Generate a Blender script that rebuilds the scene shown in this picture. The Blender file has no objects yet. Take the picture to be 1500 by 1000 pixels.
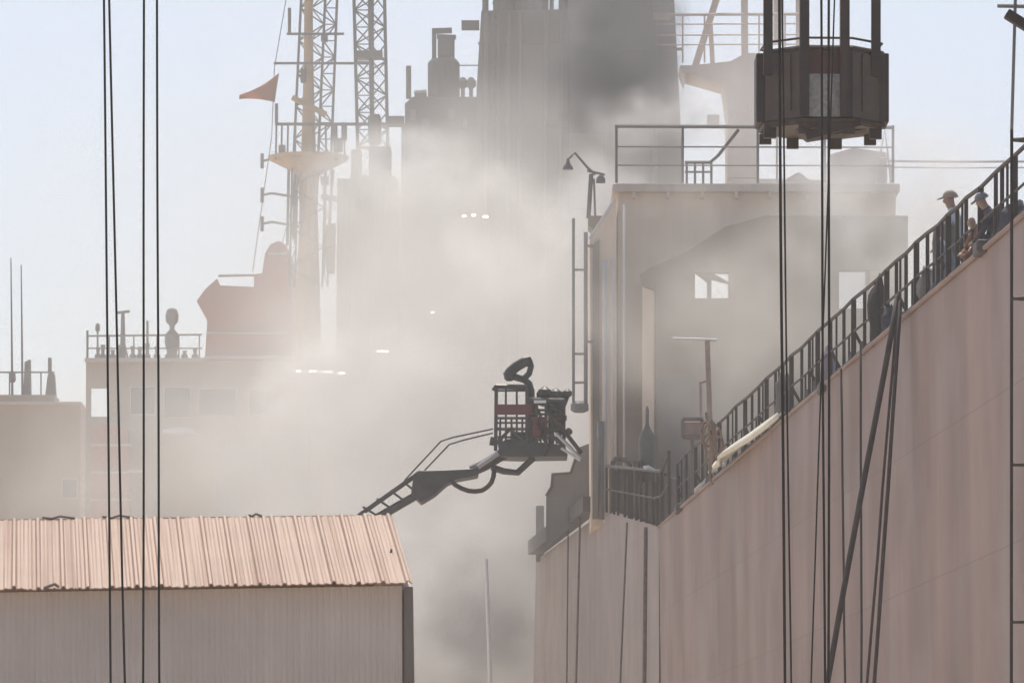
import bpy, bmesh, math, random
from mathutils import Vector, Matrix, noise as mnoise
random.seed(7)
SC = bpy.context.scene
COL = SC.collection
F, CZ, HY = 8000.0, 1.7, 1300.0      # telephoto: pixels per unit slope, eye height, horizon row

def P(px, py, Y):
    """the place in the world, Y metres away, that the photograph shows at a pixel"""
    return Vector(((px - 750.0) / F * Y, Y, CZ + (HY - py) / F * Y))

# ------------------------------------------------------------------ materials
def mat(name, color, rough=0.6, metal=0.0, var=0.15, scale=1.5, streak=0.0, streak_col=None, bump=0.0,
        streak_scale=2.5, seam=0.0, stain=0.0, stain_col=None):
    m = bpy.data.materials.new(name); m.use_nodes = True
    nt = m.node_tree; N = nt.nodes; L = nt.links
    b = N["Principled BSDF"]
    b.inputs["Roughness"].default_value = rough
    b.inputs["Metallic"].default_value = metal
    tc = N.new("ShaderNodeTexCoord")
    n1 = N.new("ShaderNodeTexNoise"); n1.inputs["Scale"].default_value = scale; n1.inputs["Detail"].default_value = 6
    L.new(tc.outputs["Object"], n1.inputs["Vector"])
    mr = N.new("ShaderNodeMapRange"); mr.inputs["From Min"].default_value = 0.25; mr.inputs["From Max"].default_value = 0.75
    mr.inputs["To Min"].default_value = 1 - var; mr.inputs["To Max"].default_value = 1 + var
    L.new(n1.outputs["Fac"], mr.inputs["Value"])
    mul = N.new("ShaderNodeMix"); mul.data_type = 'RGBA'; mul.blend_type = 'MULTIPLY'; mul.inputs["Factor"].default_value = 1
    mul.inputs["A"].default_value = (*color, 1)
    L.new(mr.outputs["Result"], mul.inputs["B"])
    out = mul.outputs["Result"]
    if streak > 0:
        mp = N.new("ShaderNodeMapping"); mp.inputs["Scale"].default_value = (streak_scale, streak_scale, 0.05)
        L.new(tc.outputs["Object"], mp.inputs["Vector"])
        n2 = N.new("ShaderNodeTexNoise"); n2.inputs["Scale"].default_value = 1; n2.inputs["Detail"].default_value = 7
        n2.inputs["Roughness"].default_value = 0.65
        L.new(mp.outputs["Vector"], n2.inputs["Vector"])
        r2 = N.new("ShaderNodeMapRange"); r2.inputs["From Min"].default_value = 0.42; r2.inputs["From Max"].default_value = 0.72
        r2.inputs["To Max"].default_value = streak
        L.new(n2.outputs["Fac"], r2.inputs["Value"])
        mx = N.new("ShaderNodeMix"); mx.data_type = 'RGBA'
        L.new(r2.outputs["Result"], mx.inputs["Factor"]); L.new(out, mx.inputs["A"])
        mx.inputs["B"].default_value = (*(streak_col or tuple(c * .5 for c in color)), 1)
        out = mx.outputs["Result"]
    if stain > 0:
        n3 = N.new("ShaderNodeTexNoise"); n3.inputs["Scale"].default_value = 0.35; n3.inputs["Detail"].default_value = 8
        L.new(tc.outputs["Object"], n3.inputs["Vector"])
        r3 = N.new("ShaderNodeMapRange"); r3.inputs["From Min"].default_value = 0.5; r3.inputs["From Max"].default_value = 0.68
        r3.inputs["To Max"].default_value = stain
        L.new(n3.outputs["Fac"], r3.inputs["Value"])
        mx = N.new("ShaderNodeMix"); mx.data_type = 'RGBA'
        L.new(r3.outputs["Result"], mx.inputs["Factor"]); L.new(out, mx.inputs["A"])
        mx.inputs["B"].default_value = (*(stain_col or tuple(c * .6 for c in color)), 1)
        out = mx.outputs["Result"]
    if seam > 0:
        sp = N.new("ShaderNodeSeparateXYZ"); L.new(tc.outputs["Object"], sp.inputs[0])
        xy = N.new("ShaderNodeMath"); L.new(sp.outputs["X"], xy.inputs[0]); L.new(sp.outputs["Y"], xy.inputs[1])
        cb = N.new("ShaderNodeCombineXYZ"); L.new(xy.outputs[0], cb.inputs["X"]); L.new(sp.outputs["Z"], cb.inputs["Y"])
        bt = N.new("ShaderNodeTexBrick"); L.new(cb.outputs[0], bt.inputs["Vector"]); bt.inputs["Scale"].default_value = 1
        bt.inputs["Brick Width"].default_value = 6.5; bt.inputs["Row Height"].default_value = 2.1; bt.inputs["Mortar Size"].default_value = .018
        bt.inputs["Mortar Smooth"].default_value = 1; bt.offset = .5
        bt.inputs["Color1"].default_value = (1, 1, 1, 1); bt.inputs["Color2"].default_value = (1 - seam * .3,) * 3 + (1,); bt.inputs["Mortar"].default_value = (1 - seam,) * 3 + (1,)
        mx = N.new("ShaderNodeMix"); mx.data_type = 'RGBA'; mx.blend_type = 'MULTIPLY'; mx.inputs["Factor"].default_value = 1
        L.new(out, mx.inputs["A"]); L.new(bt.outputs["Color"], mx.inputs["B"]); out = mx.outputs["Result"]
    L.new(out, b.inputs["Base Color"])
    if bump > 0:
        bp = N.new("ShaderNodeBump"); bp.inputs["Strength"].default_value = bump; bp.inputs["Distance"].default_value = 0.05
        L.new(n1.outputs["Fac"], bp.inputs["Height"]); L.new(bp.outputs["Normal"], b.inputs["Normal"])
    return m

M = dict(
    hull=mat("hull_paint", (.345, .23, .195), .65, var=.2, scale=.5, seam=.22, streak=.85, streak_col=(.235, .145, .115), bump=.6, streak_scale=.36, stain=.6, stain_col=(.36, .285, .26)),
    hull_grey=mat("grey_hull_paint", (.37, .28, .245), .6, var=.15, scale=.8, seam=.2, streak=.7, streak_col=(.25, .18, .155), bump=.3, streak_scale=1.1, stain=.4, stain_col=(.42, .36, .33)),
    rail=mat("rail_paint", (.036, .023, .018), .6, var=.35, scale=4),
    deck=mat("deck_paint", (.16, .13, .12), .8, var=.3, stain=.5),
    house=mat("deckhouse_paint", (.80, .63, .48), .6, var=.1, scale=.6, streak=.35, streak_col=(.36, .27, .21), streak_scale=1.4),
    house_trim=mat("trim_paint", (.62, .52, .44), .6, var=.15, streak=.3),
    inner=mat("shade_platform_paint", (.23, .175, .13), .7, var=.12, streak=.3),  # darker tone carries the facade's diagonal shade; the corner platform shares it
    house_pale=mat("pale_paint", (.62, .58, .55), .6, var=.1, streak=.25),
    frame=mat("recess_shade_dark", (.2, .17, .15), .5),
    rope=mat("wire_rope", (.012, .008, .007), .8, var=.4, scale=20),
    hose=mat("hose_rubber", (.03, .019, .017), .7, var=.4, scale=8),
    rope_tan=mat("fibre_rope", (.16, .11, .10), .9, var=.3, scale=8),
    cage=mat("cage_paint", (.034, .022, .017), .55, var=.4, scale=6, streak=.5, streak_col=(.09, .05, .04), streak_scale=12),
    cage_panel=mat("cage_panel_paint", (.085, .06, .047), .55, var=.3, scale=5, streak=.5, streak_col=(.12, .085, .07), streak_scale=14),
    cage_sky=mat("cage_sky_grey", (.32, .30, .29), .6, var=.35, scale=25),
    cage_red=mat("cage_red_panel", (.09, .035, .03), .6, var=.3, scale=8),
    roof=mat("roof_sheet", (.43, .275, .19), .6, var=.08, scale=.8, stain=.3, stain_col=(.46, .30, .22)),
    wall=mat("wall_sheet", (.60, .51, .455), .65, var=.12, scale=1.0, streak=.7, streak_col=(.55, .45, .39), streak_scale=6),
    wall_trim=mat("corner_trim", (.17, .14, .12), .6, var=.2),
    steel=mat("dark_steel", (.055, .055, .055), .5, .2, var=.35, scale=5),
    red=mat("fire_red", (.15, .035, .035), .45, var=.2, scale=4),
    chrome=mat("bright_steel", (.5, .48, .46), .35, .6, var=.15),
    vessel=mat("vessel_paint", (.46, .34, .25), .6, seam=.2, var=.12, scale=.5, streak=.35, streak_col=(.28, .21, .17), streak_scale=1),
    vessel_red=mat("bridge_paint", (.50, .17, .11), .6, var=.1, scale=.5, streak=.2),
    vessel_dark=mat("window_glass_dark", (.06, .06, .065), .2, var=.2),
    mast=mat("mast_paint", (.56, .36, .17), .6, var=.2, scale=1),
    lattice=mat("lattice_paint", (.13, .12, .12), .6, var=.2, scale=1),
    casing=mat("casing_grey", (.12, .115, .11), .7, seam=.25, var=.15, scale=.4, streak=.5, streak_col=(.17, .15, .14), streak_scale=1.3),
    funnel=mat("funnel_grey", (.17, .155, .14), .7, seam=.25, var=.15, scale=.4, streak=.65, streak_col=(.23, .20, .18), streak_scale=1.4),
    crane=mat("crane_paint", (.62, .50, .42), .6, var=.1, streak=.2),
    concrete=mat("concrete", (.60, .53, .44), .9, var=.2, scale=.3, stain=.4),
    flag=mat("flag_cloth", (.52, .14, .05), .9, var=.2, scale=3),
    white=mat("white_cloth", (.80, .74, .60), .9, var=.12, scale=6, bump=.5),
    white_paint=mat("white_paint", (.85, .82, .78), .5, var=.06),
    tarp=mat("dark_net", (.025, .02, .02), .9, var=.5, scale=9, streak=.6, streak_col=(.06, .045, .045), streak_scale=9),
    plate=mat("grey_plate", (.20, .19, .185), .6, var=.15, streak=.3),
    plank=mat("dark_beam", (.085, .072, .07), .7, var=.25),
    orange=mat("orange_primer", (.45, .32, .24), .7, var=.25, scale=5),
    box=mat("box_pink", (.46, .33, .29), .7, var=.15, scale=5),
    brown=mat("brown_rope", (.26, .17, .12), .9, var=.4, scale=9),
    skin=mat("skin", (.38, .235, .165), .6, var=.08, scale=8),
    cap=mat("cap_cloth", (.42, .33, .26), .9, var=.1, scale=12),
    shirt=mat("pale_shirt", (.58, .62, .66), .9, var=.1, scale=9, bump=.4),
    navy=mat("navy_cloth", (.05, .05, .07), .9, var=.25, scale=9, bump=.4),
    rust=mat("rust_cloth", (.27, .13, .085), .9, var=.2, scale=9, bump=.4),
    blue=mat("blue_grey_cloth", (.20, .23, .25), .9, var=.2, scale=9, bump=.4),
    black=mat("black_cloth", (.035, .03, .03), .9, var=.3, scale=9, bump=.4),
    hair=mat("dark_hair", (.02, .015, .012), .8, var=.3, scale=20),
    helmet=mat("helmet_shell", (.18, .21, .24), .4, var=.1),
    cover=mat("grey_canvas", (.17, .155, .145), .9, var=.25, scale=5, bump=.6),
    lilac=mat("lilac_cloth", (.30, .26, .30), .9, var=.2, scale=9, bump=.4),
)

# ------------------------------------------------------------------ mesh building
class MB:
    def __init__(s): s.bm = bmesh.new()
    def quad(s, *pts):
        s.bm.faces.new([s.bm.verts.new(p) for p in pts]); return s
    def box(s, a, b):
        x0, x1 = sorted((a[0], b[0])); y0, y1 = sorted((a[1], b[1])); z0, z1 = sorted((a[2], b[2]))
        v = [s.bm.verts.new(p) for p in ((x0,y0,z0),(x1,y0,z0),(x1,y1,z0),(x0,y1,z0),(x0,y0,z1),(x1,y0,z1),(x1,y1,z1),(x0,y1,z1))]
        for f in ((0,3,2,1),(4,5,6,7),(0,1,5,4),(1,2,6,5),(2,3,7,6),(3,0,4,7)): s.bm.faces.new([v[i] for i in f])
        return s
    def prect(s, x0, y0, x1, y1, Y, d):
        a = P(x0, y1, Y); b = P(x1, y0, Y); return s.box((a.x, Y, a.z), (b.x, Y + d, b.z))
    def prism(s, pts, thick):
        """closed outline of points, given real depth"""
        f = [s.bm.verts.new(p) for p in pts]; b = [s.bm.verts.new(Vector(p) + Vector(thick)) for p in pts]
        n = len(pts)
        s.bm.faces.new(f); s.bm.faces.new(b[::-1])
        for i in range(n): s.bm.faces.new((f[i], b[i], b[(i+1) % n], f[(i+1) % n]))
        return s
    def pprism(s, pix, Y, d): return s.prism([P(x, y, Y) for x, y in pix], (0, d, 0))
    def tube(s, pts, r, n=8, r2=None, cap=True):
        pts = [Vector(p) for p in pts]; m = len(pts); rings = []
        for i, p in enumerate(pts):
            t = (pts[min(i+1, m-1)] - pts[max(i-1, 0)]).normalized()
            u = t.orthogonal().normalized() if i == 0 else (u - t * u.dot(t)).normalized()
            w = t.cross(u)
            rr = r if r2 is None else r + (r2 - r) * i / (m - 1)
            rings.append([s.bm.verts.new(p + (u * math.cos(2*math.pi*k/n) + w * math.sin(2*math.pi*k/n)) * rr) for k in range(n)])
        for a, b in zip(rings, rings[1:]):
            for k in range(n): s.bm.faces.new((a[k], a[(k+1) % n], b[(k+1) % n], b[k]))
        if cap:
            s.bm.faces.new(rings[0][::-1]); s.bm.faces.new(rings[-1])
        return s
    def bar(s, a, b, w, h=None):
        """square bar from a to b"""
        a, b = Vector(a), Vector(b); t = (b - a).normalized(); h = h or w
        u = t.cross(Vector((0, 0, 1)))
        u = Vector((1, 0, 0)) if u.length < 1e-4 else u.normalized()
        v = t.cross(u)
        q = [(-1,-1),(1,-1),(1,1),(-1,1)]
        A = [s.bm.verts.new(a + u*i*w/2 + v*j*h/2) for i, j in q]; B = [s.bm.verts.new(b + u*i*w/2 + v*j*h/2) for i, j in q]
        s.bm.faces.new(A[::-1]); s.bm.faces.new(B)
        for k in range(4): s.bm.faces.new((A[k], A[(k+1) % 4], B[(k+1) % 4], B[k]))
        return s
    def lathe(s, base, prof, n=20):
        """prof: (radius, height) pairs"""
        rings = []
        for r, z in prof:
            rings.append([s.bm.verts.new((base[0] + r*math.cos(2*math.pi*k/n), base[1] + r*math.sin(2*math.pi*k/n), base[2] + z)) for k in range(n)])
        for a, b in zip(rings, rings[1:]):
            for k in range(n): s.bm.faces.new((a[k], a[(k+1) % n], b[(k+1) % n], b[k]))
        s.bm.faces.new(rings[0][::-1]); s.bm.faces.new(rings[-1]); return s
    def build(s, name, material, parent=None, base=None, bevel=0, smooth=False):
        bmesh.ops.recalc_face_normals(s.bm, faces=s.bm.faces)
        o = bpy.data.objects.new(name, bpy.data.meshes.new(name)); COL.objects.link(o)
        org = Vector(base) if base is not None else Vector((0, 0, 0))
        if parent is not None:
            o.parent = parent; root = parent
            while root.parent: root = root.parent
            org = root.location.copy()
        else: o.location = org
        for v in s.bm.verts: v.co -= org
        if smooth:
            for f in s.bm.faces: f.smooth = True
        s.bm.to_mesh(o.data); s.bm.free()
        for mm in (material if isinstance(material, list) else [material]): o.data.materials.append(mm)
        if bevel:
            md = o.modifiers.new("bevel", 'BEVEL'); md.width = bevel; md.segments = 2; md.limit_method = 'ANGLE'
        return o

def tag(o, label, cat, group=None):
    o["label"] = label; o["category"] = cat
    if group: o["group"] = group
    return o
def thing(name, loc, label, cat, group=None):
    o = bpy.data.objects.new(name, None); COL.objects.link(o); o.location = loc
    return tag(o, label, cat, group)
def kind(o, k): o["kind"] = k; return o

# ------------------------------------------------------------------ camera, light, air
cam = bpy.data.objects.new("camera", bpy.data.cameras.new("camera")); COL.objects.link(cam)
cam.location = (0, 0, CZ); cam.rotation_euler = (math.pi/2, 0, 0)
cam.data.lens = 36 * F / 1500; cam.data.shift_y = (HY - 500) / 1500
cam.data.clip_start = .5; cam.data.clip_end = 5000
SC.camera = cam

EL, AZ = math.radians(58), math.radians(-4)      # sun ahead of the camera and high: the scene is seen against the light
sd = Vector((math.sin(AZ)*math.cos(EL), math.cos(AZ)*math.cos(EL), math.sin(EL)))
sun = bpy.data.objects.new("sun", bpy.data.lights.new("sun", 'SUN')); COL.objects.link(sun)
sun.data.energy = 2.8; sun.data.angle = math.radians(.5); sun.data.color = (1, .925, .80)
sun.rotation_euler = sd.to_track_quat('Z', 'Y').to_euler()
W = bpy.data.worlds.new("World"); SC.world = W; W.use_nodes = True
sky = W.node_tree.nodes.new("ShaderNodeTexSky"); sky.sky_type = 'NISHITA'; sky.sun_disc = False
sky.sun_elevation = EL; sky.sun_rotation = AZ; sky.dust_density = 2.7; sky.air_density = .8; sky.ozone_density = 1.2
W.node_tree.links.new(sky.outputs["Color"], W.node_tree.nodes["Background"].inputs["Color"])
W.node_tree.nodes["Background"].inputs["Strength"].default_value = .118
SC.view_settings.view_transform = 'Standard'; SC.view_settings.look = 'None'; SC.view_settings.exposure = 0.2
SC.render.engine = 'CYCLES'
cy = SC.cycles
cy.use_denoising = True
cy.max_bounces = 8; cy.diffuse_bounces = 3; cy.volume_bounces = 3; cy.transparent_max_bounces = 16
cy.use_adaptive_sampling = True; cy.adaptive_threshold = .03; cy.adaptive_min_samples = 20
cy.volume_step_rate = 1.3; cy.volume_max_steps = 256; cy.sample_clamp_indirect = 6

def volume_mat(name, color, density, aniso=.2):
    m = bpy.data.materials.new(name); m.use_nodes = True; nt = m.node_tree; nt.nodes.clear()
    o = nt.nodes.new("ShaderNodeOutputMaterial"); v = nt.nodes.new("ShaderNodeVolumePrincipled")
    v.inputs["Color"].default_value = (*color, 1); v.inputs["Density"].default_value = density; v.inputs["Anisotropy"].default_value = aniso
    nt.links.new(v.outputs["Volume"], o.inputs["Volume"]); return m, v
hz, _ = volume_mat("haze_air", (.97, .96, .94), .0007, .3)
kind(MB().box((-300, -30, -1), (300, 500, 60)).build("haze", hz), "stuff")
kind(MB().box((-290, -20, -.4), (290, 490, 0)).build("ground", M['concrete']), "structure")

def smoke(px, py, Y, rx, ry, depth, density, color, scale=.22, lo=.35, hi=.7, aniso=.25, seed=0, warp=.9, detail=4):
    """a cloud of smoke: rx, ry its half width and height in metres"""
    m, v = volume_mat("smoke_air", color, 0, aniso); nt = m.node_tree; N = nt.nodes; L = nt.links
    tc = N.new("ShaderNodeTexCoord"); geo = N.new("ShaderNodeNewGeometry")
    nz = N.new("ShaderNodeTexNoise"); nz.noise_dimensions = '4D'; nz.inputs["W"].default_value = seed
    nz.inputs["Scale"].default_value = scale; nz.inputs["Detail"].default_value = detail; nz.inputs["Roughness"].default_value = .55
    L.new(geo.outputs["Position"], nz.inputs["Vector"])
    ln = N.new("ShaderNodeVectorMath"); ln.operation = 'LENGTH'; L.new(tc.outputs["Object"], ln.inputs[0])
    w = N.new("ShaderNodeMath"); w.operation = 'MULTIPLY_ADD'; w.inputs[1].default_value = -warp; w.inputs[2].default_value = warp * .5
    L.new(nz.outputs["Fac"], w.inputs[0])
    ad = N.new("ShaderNodeMath"); ad.operation = 'ADD'; L.new(w.outputs[0], ad.inputs[0]); L.new(ln.outputs["Value"], ad.inputs[1])
    fo = N.new("ShaderNodeMapRange"); fo.interpolation_type = 'SMOOTHSTEP'
    fo.inputs["From Min"].default_value = .95; fo.inputs["From Max"].default_value = .15
    fo.inputs["To Min"].default_value = 0; fo.inputs["To Max"].default_value = 1
    L.new(ad.outputs[0], fo.inputs["Value"])
    ed = N.new("ShaderNodeMapRange"); ed.interpolation_type = 'SMOOTHSTEP'
    ed.inputs["From Min"].default_value = .96; ed.inputs["From Max"].default_value = .6
    L.new(ln.outputs["Value"], ed.inputs["Value"])
    nn = N.new("ShaderNodeMapRange"); nn.inputs["From Min"].default_value = lo; nn.inputs["From Max"].default_value = hi
    nn.inputs["To Min"].default_value = .25; nn.inputs["To Max"].default_value = 1.5
    L.new(nz.outputs["Fac"], nn.inputs["Value"])
    a = N.new("ShaderNodeMath"); a.operation = 'MULTIPLY'; L.new(fo.outputs["Result"], a.inputs[0]); L.new(ed.outputs["Result"], a.inputs[1])
    b = N.new("ShaderNodeMath"); b.operation = 'MULTIPLY'; L.new(a.outputs[0], b.inputs[0]); L.new(nn.outputs["Result"], b.inputs[1])
    c = N.new("ShaderNodeMath"); c.operation = 'MULTIPLY'; L.new(b.outputs[0], c.inputs[0]); c.inputs[1].default_value = density
    L.new(c.outputs[0], v.inputs["Density"])
    bm = bmesh.new(); bmesh.ops.create_icosphere(bm, subdivisions=4, radius=1)
    for q in bm.verts: q.co *= .97 + .13 * mnoise.noise(q.co * 2.3 + Vector((seed*3.1, 0, 0)))
    me = bpy.data.meshes.new("smoke"); bm.to_mesh(me); bm.free(); me.materials.append(m)
    o = bpy.data.objects.new("smoke", me); COL.objects.link(o)
    o.location = P(px, py, Y); o.scale = (rx, depth, ry); kind(o, "stuff"); return o

GREY = (.92, .905, .875); DARK = (.33, .33, .34); WHITE = (.94, .935, .915)
smoke(640, 640, 172, 10.5, 11.5, 22, .085, GREY, seed=1, lo=.4, hi=.62, scale=.3)
smoke(730, 330, 182, 7.5, 6.5, 12, .06, GREY, seed=3, lo=.4, hi=.62)
smoke(270, 690, 200, 13, 6.2, 13, .065, GREY, seed=6)
smoke(1290, 320, 150, 6.5, 4.4, 9, .07, WHITE, seed=7, scale=.3)
smoke(590, 420, 190, 21, 17, 13, .036, GREY, seed=9, warp=.35, lo=.2, hi=.8)
smoke(500, 470, 197, 6.0, 6.5, 12, .045, GREY, seed=8)
smoke(1120, 130, 166, 4.6, 5.2, 6, .12, WHITE, seed=10, warp=.5)
smoke(1130, 460, 138.5, 8.0, 5.6, 5.0, .15, (.95, .925, .87), seed=5, scale=.4)
# the dark plume from the funnel and its paler curls
for q in ((900, 10, 167, 3.6, 3.4, 3.2, .55, DARK, 12), (900, 110, 166, 3.4, 2.4, 3, .55, DARK, 33), (955, 165, 168, 2.6, 1.7, 2.4, .4, DARK, 14),
          (970, 175, 161, 2.8, 1.6, 1.8, .34, WHITE, 16), (600, 270, 164, 5.0, 2.2, 3, .34, WHITE, 17), (760, 410, 160, 4.0, 3.4, 3, .34, WHITE, 19),
          (560, 580, 158, 5.5, 2.6, 3, .36, WHITE, 21), (690, 945, 177, 5.5, 4.4, 6, .30, GREY, 26), (690, 940, 153, 2.2, 3.6, 3, .18, DARK, 23), (735, 900, 174, 3.0, 3.6, 3, .2, DARK, 29), (640, 800, 160, 3.6, 2.0, 2.4, .22, WHITE, 30), (1330, 320, 141, 4.2, 3.2, 2.4, .34, WHITE, 31), (860, 300, 160, 3.0, 2.0, 2.4, .3, WHITE, 32)):
    smoke(*q[:6], q[6], q[7], seed=q[8], scale=.6, lo=.42, hi=.6, warp=2.2, detail=7)

# ------------------------------------------------------------------ the big ship alongside
DZ = 8.81 + CZ                                # deck edge height
def hullY(px): return 82816.0 / (px - 344.0)
def hullX(Y): return 10.352 - .05075 * Y
def H(px, dz=0.0, off=0.0):
    """a point of the deck edge, off metres outboard"""
    Y = hullY(px); return Vector((hullX(Y) - off, Y, DZ + dz))
ship = thing("cargo_ship", (hullX(100), 100, 0), "large ship with a faded reddish brown hull and dark railing, at right beside the shed", "ship")
Pc = Vector((hullX(133.3), 133.3, DZ)); Bl = P(890, 745, 145); Ce = P(785, 820, 167.65)
def bowY(px):
    'distance of the upper edge at the tapering end of the hull'
    if px > 965: return hullY(px)
    a, b, t = (133.3, 145, (965 - px) / 75) if px > 890 else (145, 167.65, (890 - px) / 105)
    return 1 / ((1 - t) / a + t / b)
def B(px, py, off=.15): q = P(px, py, bowY(px)); return q + Vector((-off, 0, 0))
line = []
for k in range(25):
    Y = 56 + (133.3 - 56) * k / 24
    w = .05 * mnoise.noise(Vector((Y * .11, 3, 0)))
    line.append((Vector((hullX(Y) + w * (1 if 0 < k < 24 else 0), Y, DZ + w * .5)), 0))
def hull_part(top, low, mtl, rows=10):
    mb = MB(); bm = mb.bm; grid = []
    for t, l in zip(top, low):
        col = []
        for j in range(rows + 1):
            p = t.lerp(l, j / rows); col.append(bm.verts.new(p))
        grid.append(col)
    for a, b in zip(grid, grid[1:]):
        for j in range(rows): bm.faces.new((a[j], b[j], b[j+1], a[j+1]))
    return mb
top = [p for p, _ in line]
low = [Vector((p.x + .12, p.y, .02)) for p in top]
hp = hull_part(top, low, None)
# inner closing faces give the shell its thickness
hp.quad(top[0], low[0], Vector((26, 56, .02)), Vector((26, 56, DZ)))
hull = hp.build("hull", M['hull'], ship, smooth=False)
tl = [Pc + Vector((.004, 0, 0)), Pc.lerp(Bl, .5), Bl]
bl = [Vector((p.x, p.y, .02)) for p in tl]
hull_part(tl, bl, None).build("hull_plating", M['hull_grey'], ship)
tl = [Bl + (Ce - Bl) * (k / 8) for k in range(9)]
bow = [Ce + Vector((.5, 5, 0)), Ce + Vector((3, 11, 0)), Ce + Vector((8, 15, 0)), Vector((26, 186, DZ))]
tl += bow
bl = [Vector((p.x - .24 * min(1, k / 8), p.y, .02)) for k, p in enumerate(tl)]
hull_part(tl, bl, None).build("bow_plating", M['hull_grey'], ship)
deck = MB()
dp = [(26, 56), (hullX(56), 56), (hullX(133.3), 133.3), (Bl.x, Bl.y), (Ce.x, Ce.y), (Ce.x + 3, Ce.y + 11), (26, 186)]
deck.prism([Vector((x + (.05 if i else 0), y, DZ - .12)) for i, (x, y) in enumerate(dp)], (0, 0, -.1)).build("deck", M['deck'], ship)
MB().tube([H(px, .0, .03) for px in range(1560, 960, -30)] + [Pc], .035, 6).build("rubbing_strake", M['hull'], ship)
# vertical doubling plates on the side
for px in ():
    a = H(px); Y = a.y
    MB().box((a.x - .05, Y, .1), (a.x + .1, Y + 1.1, DZ - .12)).build("hull_frame_plate", M['hull'], ship, bevel=.03)
for px, py, w in ((1440, 364, .16), (996, 745, .3), (1208, 568, .2)):
    Y = hullY(px); q = P(px, py, Y); q.x = hullX(Y)
    MB().box((q.x - .12, Y - w * 2.2, q.z - .09), (q.x + .05, Y + w * 2.2, q.z + .09)).build("fairlead", M['plank'], ship, bevel=.04)

# railing: the posts, read off along the deck edge
POST = [1560, 1530, 1502, 1473, 1455, 1446, 1424, 1403, 1390, 1377, 1362, 1347, 1331, 1316, 1302, 1288, 1272, 1256, 1240, 1226, 1207, 1188,
        1176, 1165, 1150, 1138, 1127, 1114, 1103, 1093, 1083, 1070, 1058, 1046, 1034, 1021, 1011, 998, 985]
def rail_h(px): return 1.24 - .24 * max(0, min(1, (px - 1060) / 420)) + .02 * math.sin(px * .7)
inb = -.12
tops = [H(px, rail_h(px), inb) for px in POST]
rl = MB()
rl.tube(tops, .034, 6)
rl.tube([H(px, rail_h(px) * .52, inb) for px in POST], .022, 6)
rl.tube([H(px, .17, inb) for px in POST], .02, 6)
railing = rl.build("railing", M['rail'], ship)
for i, px in enumerate(POST):
    a = H(px, -.12, inb); b = H(px, rail_h(px), inb)
    MB().bar(a, b, .055 if i % 3 else .085).build("post", M['rail'], railing)
    if i + 1 < len(POST) and i % 3 != 2:
        pm_ = (px + POST[i + 1]) / 2 + random.uniform(-1.5, 1.5); hh = rail_h(pm_) if i % 2 else rail_h(pm_) * .52
        MB().bar(H(pm_, -.1, inb), H(pm_, hh, inb), .035).build("baluster", M['rail'], railing)
    if i % 4 in (1, 2):
        w_ = random.uniform(4, 9); h_ = random.uniform(.12, .42)
        MB().prism([H(px, -.1, inb + .03), H(px - w_, -.1, inb + .03), H(px - w_ * .9, h_ * .8, inb + .03), H(px - w_ * .4, h_, inb + .03), H(px - .5, h_ * .6, inb + .03)], (.08, 0, 0)).build("kick_plate", M['tarp'], railing)
    if i % 2 == 0 and px < 1400:
        MB().bar(H(px, .62, inb), H(px, -.1, inb) + Vector((.45, .55, 0)), .04).build("brace", M['rail'], railing)

er = MB(); CP = [(985, 662), (974, 690), (962, 689), (944, 687.5), (930, 686), (920, 685), (899, 683), (893, 682)]
def cbase(x): return 750 + (x - 893) * .27 if x < 966 else 770 - (x - 966) * .9
er.tube([P(x, y, bowY(x)) + Vector((-.08, 0, 0)) for x, y in CP], .045, 6)
er.tube([P(x, (y + cbase(x)) / 2, bowY(x)) + Vector((-.08, 0, 0)) for x, y in CP], .03, 6)
er = er.build("corner_railing", M['rail'], ship)
for x, y in CP + [(952, 688), (910, 684), (937, 686.5), (904, 684), (968, 689.5), (926, 685)]:
    MB().bar(P(x, cbase(x), bowY(x)) + Vector((-.08, 0, 0)), P(x, y, bowY(x)) + Vector((-.08, 0, 0)), .07).build("post", M['rail'], er)

# deckhouse on the ship (built as hollow walls with real openings)
DY = 148.0
house = MB()
base_py = HY - (DZ - .12 - CZ) / DY * F
def wallrect(mb, x0, y0, x1, y1, Y=DY, d=.25): mb.prect(x0, y0, x1, y1, Y, d)
hx0, hx1, hy0 = 905, 1312, 283
# front wall pieces leaving two window openings
W1 = (1018, 400, 1068, 437); W2 = (1229, 397, 1300, 452)
wallrect(house, hx0, hy0, W1[0], base_py)
wallrect(house, W1[0], hy0, W1[2], W1[1]); wallrect(house, W1[0], W1[3], W1[2], base_py)
wallrect(house, W1[2], hy0, W2[0], base_py)
wallrect(house, W2[0], hy0, W2[2], W2[1]); wallrect(house, W2[0], W2[3], W2[2], base_py)
wallrect(house, W2[2], hy0, hx1, base_py)
wl = house.build("deckhouse", M['house'], ship)
a = P(hx0, base_py, DY); b = P(hx0, hy0, DY); c = P(hx1, base_py, DY)
sw = MB(); sw.box((a.x + .002, DY + .25, a.z), (a.x + .25, DY + 9, b.z)); sw.build("side_wall", M['house'], wl)
sw = MB(); sw.box((c.x - .25, DY + .25, a.z), (c.x - .002, DY + 9, b.z)); sw.build("side_wall", M['house'], wl)
MB().box((a.x - .15, DY - .35, b.z), (c.x + .1, DY + 9.2, b.z + .22)).build("roof", M['house_trim'], wl, bevel=.04)
for k in range(8):   # rain gutters brackets under the roof edge
    x = a.x + .4 + k * .92
    MB().box((x, DY - .30, b.z - .16), (x + .08, DY - .003, b.z)).build("bracket", M['house_trim'], wl)
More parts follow.
